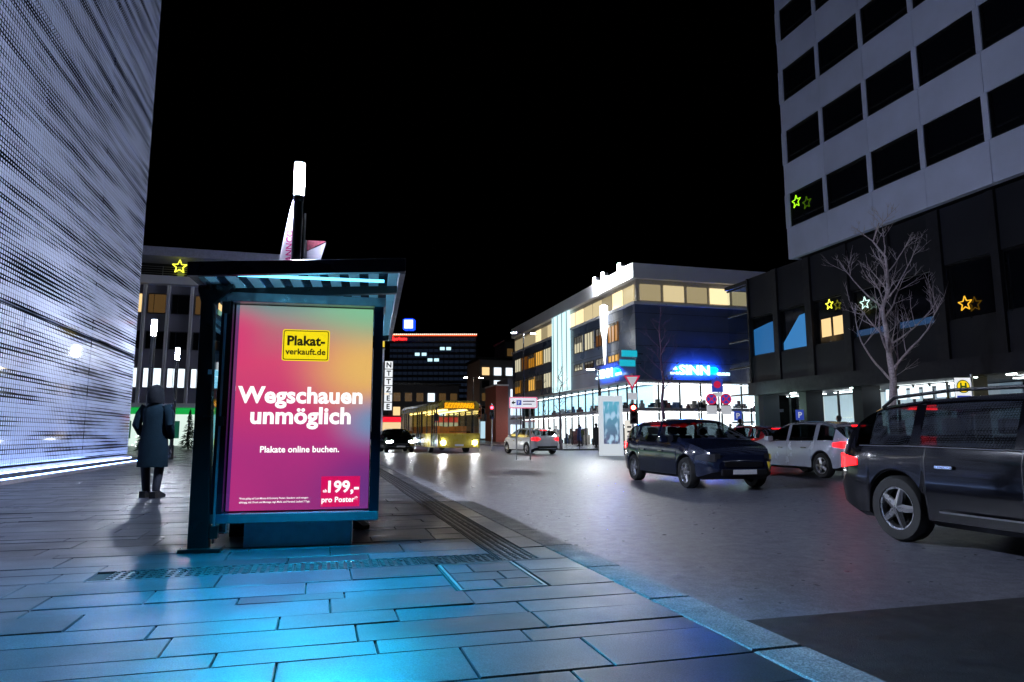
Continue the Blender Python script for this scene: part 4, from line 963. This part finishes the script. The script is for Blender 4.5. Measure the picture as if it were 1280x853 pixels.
cl = [((.02, .02, .025), 'black'), ((.3, .04, .05), 'red'), ((.05, .07, .16), 'navy'), ((.35, .34, .32), 'pale grey'), ((.14, .09, .05), 'brown'), ((.08, .09, .03), 'olive'), ((.4, .26, .04), 'mustard'), ((.5, .45, .36), 'cream'), ((.1, .01, .03), 'burgundy'), ((.02, .12, .13), 'teal'), ((.06, .06, .065), 'charcoal'), ((.3, .2, .12), 'tan')]
ps = [(21.4, 46.6), (22.0, 50.2), (20.6, 53.5), (25.6, 46.9), (28.3, 47.2), (22.1, 57.0), (30.4, 46.6), (21.2, 61.0), (27.0, 45.9), (31.8, 47.0), (19.6, 47.4), (22.3, 66)]
for i, (x, y) in enumerate(ps):
    c, nm = cl[i]
    person((x, y, -.04), r4.uniform(0, 6.28), 'pedestrian in a %s coat outside the lit department store' % nm, c, nm.replace(' ', '_') + '_coat', i % 2 == 0, i % 2, r4.uniform(.94, 1.05), None, 'pedestrians by the store')
person((21.0, 24.2, -.04), R(200), 'pedestrian in a black coat under the podium beside the lit shop', (.02, .02, .02), 'plain_coat', True, 1, 1)
person((20.8, 31.0, -.04), R(100), 'pedestrian in a dark green jacket walking near the blue parking sign', (.03, .06, .05), 'green_jacket', False, 1, 1)

# ---------------------------------------------------------------- bare trees
def bare_tree(loc, h, r0, label, seed, spread=.33, first=.3, nb=22, barkc=(.32, .24, .26), lim=None):
    r6 = random.Random(seed); t = thing('bare_tree', loc, label, 'tree'); bm_ = mat('bark%d' % seed, barkc, .8, var=.45, scale=18, bump=.6, bscale=40)
    n = 14; tr = [Vector((r6.uniform(-1, 1) * .012 * i, r6.uniform(-1, 1) * .012 * i, h * i / n)) for i in range(n + 1)]
    MB().path(tr, [r0 * (1.35 if i == 0 else 1) * (1 - .93 * (i / n) ** .8) + .006 for i in range(n + 1)], 10).build('trunk', bm_, t, smooth=True)
    mb = MB()
    def branch(p, d, l, r, lev):
        k = max(3, int(l / .16)); pts = [p]; q = p.copy(); dd = d.copy()
        for i in range(k):
            dd = (dd + Vector((r6.uniform(-.16, .16), r6.uniform(-.16, .16), .06 + .04 * lev))).normalized(); q = q + dd * l / k; pts.append(q.copy())
        mb.path(pts, [r * (1 - .88 * i / k) + .0015 for i in range(k + 1)], 5 if lev else 6)
        if lev < 3:
            m_ = (5, 3, 2)[lev] if l > .5 else 2
            for i in range(m_):
                f = r6.uniform(.25, .95); j = int(f * k); a = r6.uniform(0, 6.283)
                side = dd.orthogonal().normalized(); side = Matrix.Rotation(a, 3, dd) @ side
                branch(pts[j], (dd * .75 + side * .75 + Vector((0, 0, .1))).normalized(), l * r6.uniform(.3, .5), max(.0015, r * .42 * (1 - .6 * f)), lev + 1)
    for i in range(nb):
        f = first + (1 - first) * (i + r6.random() * .6) / nb; f = min(.97, f); j = f * n; p = tr[int(j)].lerp(tr[min(n, int(j) + 1)], j - int(j)); a = i * 2.4 + r6.uniform(-.4, .4)
        l = h * spread * (1.05 - .75 * (f - first) / (1 - first)) * r6.uniform(.7, 1.15)
        branch(p, Vector((math.cos(a), math.sin(a), r6.uniform(.5, 1.1))).normalized(), l, r0 * (.34 - .26 * f), 0)
    mb.build('crown', bm_, t, smooth=True); return t
bare_tree((16.05, 16.3, -.05), 7.3, .15, 'large bare tree with pale pinkish trunk behind the black station wagon', 5, .36, .3, 19, (.5, .42, .44))
bare_tree((16.8, 31.7, -.05), 7.6, .11, 'thin bare tree with violet trunk in front of the SINN sign', 9, .22, .42, 18, (.25, .14, .24))
bare_tree((15.1, 42.5, -.05), 5.5, .09, 'young bare tree before the long glazed store front', 12, .2, .4, 14, (.08, .06, .08))
bare_tree((16.6, 50.5, -.05), 5.2, .07, 'young bare tree next to the lit poster pillar', 14, .2, .4, 12, (.08, .06, .08))

# ---------------------------------------------------------------- signs, signals and other street furniture
def post(par, h, r=.03, m=None): return MB().lathe([(r, 0), (r, h)], 10).build('pole', m or M['steel'], par, smooth=True)
FX = R(-15.5)
def disc(par, nm, m, x, z, r, y=-.05, th=.012, n=24): return MB().lathe([(r, y), (r, y - th)], n, (x, 0, z), 'y').build(nm, m, par)
glow_w = emi('sign_face_white', (.8, .82, .86), .35, (.8, .8, .8)); glow_r = emi('sign_face_red', (.8, .02, .1), .45, (.6, .02, .05)); glow_b = emi('sign_face_blue', (.04, .08, .55), .4, (.05, .1, .5))  # sign faces glow by themselves in place of the lamplight they return
# bus stop sign
hs_ = thing('bus_stop_sign', (20.0, 17.1, -.04), 'white bus stop sign with a green H on yellow on a grey post', 'sign', rz=FX)
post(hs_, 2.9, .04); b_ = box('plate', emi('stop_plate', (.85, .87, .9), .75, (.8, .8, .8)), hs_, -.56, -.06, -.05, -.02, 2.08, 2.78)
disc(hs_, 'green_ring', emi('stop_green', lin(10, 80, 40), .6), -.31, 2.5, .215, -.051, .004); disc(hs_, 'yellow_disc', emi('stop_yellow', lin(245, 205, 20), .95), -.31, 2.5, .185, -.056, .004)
text('lettering', 'H', .32, emi('stop_green', lin(10, 80, 40), .6), hs_, (-.31, -.064, 2.39), X90, .01, 'CENTER', .003)
box('name_strip', glow_b, hs_, -.53, -.09, -.056, -.051, 2.13, 2.21)
# yield sign with a red signal under it
tl = thing('traffic_signal', (13.1, 27.5, RZ), 'traffic signal showing red beneath a give way triangle', 'traffic light', rz=FX)
post(tl, 3.75, .05); MB().prism([(-.36, 3.66), (.36, 3.66), (0, 3.02)], -.07, -.055).build('give_way_border', glow_r, tl); MB().prism([(-.25, 3.6), (.25, 3.6), (0, 3.16)], -.076, -.0705).build('give_way_face', glow_w, tl)
hd = MB().box(-.14, .14, -.22, -.05, 1.55, 2.42).build('signal_head', M['black'], tl, bevel=.02)
for z, m in ((2.25, emi('signal_red', (1, .03, .02), 90)), (1.98, M['window_dark']), (1.71, M['window_dark'])):
    MB().lathe([(.095, -.225), (.09, -.245), (.02, -.255)], 16, (0, 0, z), 'y').build('lens', m, hd); MB().path([(-.1, -.22, z), (-.08, -.34, z + .09), (.08, -.34, z + .09), (.1, -.22, z)], .008, 5).build('visor', M['black'], hd)
box('aux_plate', glow_w, tl, -.2, .2, -.07, -.056, 2.6, 2.9)
def signal(loc, label, red):
    t = thing('traffic_signal', loc, label, 'traffic light', rz=FX); post(t, 3.1, .045); hd = MB().box(-.15, .15, -.2, -.05, 2.1, 3.0).build('signal_head', mat('signal_orange', (.3, .1, .03), .6) if not red else M['black'], t, bevel=.02)
    for z, m in ((2.83, emi('signal_red2', (1, .03, .05), 14) if red else mat('amber_lens', (.4, .12, .03), .3)), (2.55, M['window_dark']), (2.27, M['window_dark'])): MB().lathe([(.1, -.205), (.095, -.225), (.02, -.235)], 14, (0, 0, z), 'y').build('lens', m, hd)
signal((9.95, 43.9, RZ), 'unlit traffic signal in an orange housing at the crossing', False); signal((10.75, 43.7, RZ), 'traffic signal showing red beside the orange one at the crossing', True)
# parking regulation post
ns = thing('no_stopping_post', (17.9, 28.3, -.04), 'post with two round no stopping signs and white plates', 'sign', rz=FX)
post(ns, 3.45, .035)
box('top_plate', glow_b, ns, -.32, .2, -.06, -.045, 2.95, 3.55); disc(ns, 'top_ring', glow_r, -.06, 3.3, .17, -.061, .004)
for x in (-.36, .32):
    disc(ns, 'sign_ring', glow_r, x, 2.62, .26, -.05); disc(ns, 'sign_field', glow_b, x, 2.62, .2, -.063, .004)
    for an in (45, -45):
        o = box('cross_bar', glow_r, ns, -.2, .2, -.003, .003, -.028, .028); o.location = (x, -.071 - (.003 if an > 0 else 0), 2.62); o.rotation_euler = (0, R(an), 0)
    box('white_plate', glow_w, ns, x - .24, x + .24, -.06, -.045, 1.92, 2.32)
box('white_plate', glow_w, ns, -.28, .16, -.06, -.045, 2.74, 2.92)
for (x, y, lb_) in ((21.0, 31.5, 'small blue parking sign on a thin post near the store corner'), (23.0, 29.2, 'small blue parking sign under the podium edge')):
    t = thing('parking_sign', (x, y, -.04), lb_, 'sign', rz=FX); post(t, 2.2, .025); box('plate', glow_b, t, -.2, .2, -.05, -.03, 1.7, 2.2); text('lettering', 'P', .4, glow_w, t, (0, -.055, 1.81), X90, .01, 'CENTER', .002)
# direction sign
ds = thing('direction_sign', (8.5, 28.8, RZ), 'white direction sign with red border, arrow and blue parking symbol', 'sign', rz=FX)
for x in (-.3, .3): MB().path([(x, 0, 0), (x, 0, 2.3)], .03, 8).build('pole', M['steel'], ds)
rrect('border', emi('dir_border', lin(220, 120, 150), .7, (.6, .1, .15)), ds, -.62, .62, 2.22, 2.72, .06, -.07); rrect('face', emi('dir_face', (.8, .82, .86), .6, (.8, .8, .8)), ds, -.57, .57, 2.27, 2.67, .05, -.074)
box('parking_symbol', glow_b, ds, -.3, -.08, -.08, -.0745, 2.36, 2.58); text('lettering', 'P', .2, glow_w, ds, (-.19, -.083, 2.4), X90, .004, 'CENTER', .001)
MB().prism([(-.52, 2.47), (-.42, 2.56), (-.42, 2.5), (-.34, 2.5), (-.34, 2.44), (-.42, 2.44), (-.42, 2.38)], -.08, -.0745).build('arrow', M['black'], ds)
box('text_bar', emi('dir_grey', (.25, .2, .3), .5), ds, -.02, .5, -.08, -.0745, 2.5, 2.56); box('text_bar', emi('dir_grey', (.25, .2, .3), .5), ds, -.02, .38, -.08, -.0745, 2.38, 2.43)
# lit poster pillar
pp = thing('poster_pillar', (14.6, 33.3, RZ), 'white framed lit poster pillar with a dark blue picture at the crossing', 'advertising case', rz=FX)
MB().box(-.62, .62, -.15, .15, .0, 3.1).build('body', emi('pillar_white', lin(215, 225, 232), .6, (.7, .7, .7)), pp, bevel=.02)
def pillar_mat():
    m, t, p, o = nodes('pillar_print'); N = t.nodes; L = t.links; tc = N.new('ShaderNodeTexCoord'); sp = N.new('ShaderNodeSeparateXYZ'); L.new(tc.outputs['Generated'], sp.inputs[0])
    r = N.new('ShaderNodeValToRGB'); L.new(sp.outputs[2], r.inputs[0]); e = r.color_ramp.elements; e[0].position = .1; e[0].color = (*lin(15, 30, 80), 1); e[1].position = .9; e[1].color = (*lin(20, 150, 175), 1)
    n = N.new('ShaderNodeTexNoise'); n.inputs['Scale'].default_value = 4; L.new(tc.outputs['Generated'], n.inputs['Vector']); mr = N.new('ShaderNodeMapRange'); mr.inputs[1].default_value = .52; mr.inputs[2].default_value = .6; L.new(n.outputs[0], mr.inputs[0])
    mx = N.new('ShaderNodeMix'); mx.data_type = 'RGBA'; L.new(mr.outputs[0], mx.inputs[0]); L.new(r.outputs[0], mx.inputs[6]); mx.inputs[7].default_value = (*lin(150, 190, 215), 1); L.new(mx.outputs[2], p.inputs['Emission Color']); p.inputs['Emission Strength'].default_value = .8; return m
box('picture', pillar_mat(), pp, -.4, .44, -.16, -.151, .6, 2.8)
py = thing('lit_pylon', (13.9, 29.6, RZ), 'slim white lit pylon panel next to the red traffic signal', 'sign', rz=FX); box('panel', emi('pylon', lin(235, 230, 220), .8), py, -.2, .2, -.06, .06, .15, 1.75); box('foot', M['dark_metal'], py, -.22, .22, -.08, .08, 0, .148)
for i in range(6): box('mark', M['black'], py, -.1, .1, -.064, -.0605, .3 + i * .22, .38 + i * .22)
# lamps across the road
def arm_lamp(loc, h, label, m, heads=2, arm=.9):
    t = thing('street_lamp', loc, label, 'street lamp', 'arm street lamps across the road'); MB().lathe([(.09, 0), (.07, h * .5), (.05, h)], 10).build('pole', M['dark_metal'], t, smooth=True)
    for s in ((-1, 1) if heads == 2 else (-1,)):
        MB().path([(0, 0, h - .1), (s * arm * .5, 0, h + .05), (s * arm, 0, h)], .03, 6).build('arm', M['dark_metal'], t)
        hd = box('head', M['dark_metal'], t, s * arm - .28, s * arm + .28, -.12, .12, h - .02, h + .06, bevel=.02); box('lens', m, hd, s * arm - .2, s * arm + .2, -.09, .09, h - .06, h - .022)
L_w = emi('road_lamp', (.85, .92, 1), 900); L_o = emi('road_lamp_warm', (1, .8, .55), 260); L_g = emi('road_lamp_green', (.6, 1, .85), 120)
arm_lamp((17.0, 57.5, -.04), 9.9, 'tall twin arm street lamp along the long store front', L_w); arm_lamp((17.0, 78.3, -.04), 7.6, 'twin arm street lamp farthest down the street', L_o)
arm_lamp((15.6, 37.2, -.04), 4.8, 'short single arm street lamp by the poster pillar', L_w, 1, .5)
def ball_lamp(loc, h, label, m):
    t = thing('globe_lamp', loc, label, 'street lamp'); MB().lathe([(.05, 0), (.04, h - .1)], 10).build('pole', M['dark_metal'], t, smooth=True); MB().lathe([(.04, h - .1), (.12, h - .03), (.15, h + .06), (.12, h + .15), (.03, h + .2)], 14).build('globe', m, t, smooth=True)
ball_lamp((22.6, 32.6, -.04), 2.55, 'greenish white globe lamp at the podium corner', L_g); ball_lamp((22.9, 38.5, -.04), 3.2, 'small orange globe lamp left of the podium corner', emi('globe_orange', (1, .5, .2), 40))
# bicycle
def bicycle(loc, rz, label):
    t = thing('bicycle', loc, label, 'bicycle', rz=rz); fm = M['black']
    for x in (-.52, .52):
        mb = MB(); pts = [(x + .33 * math.cos(a), 0, .34 + .33 * math.sin(a)) for a in [2 * math.pi * i / 24 for i in range(25)]]; mb.path(pts, .016, 6, False)
        wl = mb.build('wheel', M['rubber'], t); sp = MB()
        for i in range(10): a = math.pi * i / 5; sp.path([(x, 0, .34), (x + .32 * math.cos(a), 0, .34 + .32 * math.sin(a))], .003, 4)
        sp.build('spokes', M['chrome'], wl)
    MB().path([(-.52, 0, .34), (-.1, 0, .3), (.36, 0, .78), (-.2, 0, .82), (-.52, 0, .34)], .016, 6).path([(-.1, 0, .3), (-.22, 0, .92)], .016, 6).path([(.52, 0, .34), (.34, 0, .98)], .014, 6).build('frame', fm, t)
    MB().path([(.3, -.27, 1.0), (.36, -.1, 1.02), (.36, .1, 1.02), (.3, .27, 1.0)], .012, 6).build('handlebar', M['chrome'], t); MB().box(-.34, -.1, -.07, .07, .92, .97).build('saddle', fm, t, bevel=.02)
bicycle((15.4, 31.3, -.04), R(10), 'black bicycle parked below the lit poster pillar')
bicycle((17.3, 44.9, -.04), R(70), 'black bicycle parked on the pavement edge before the store')
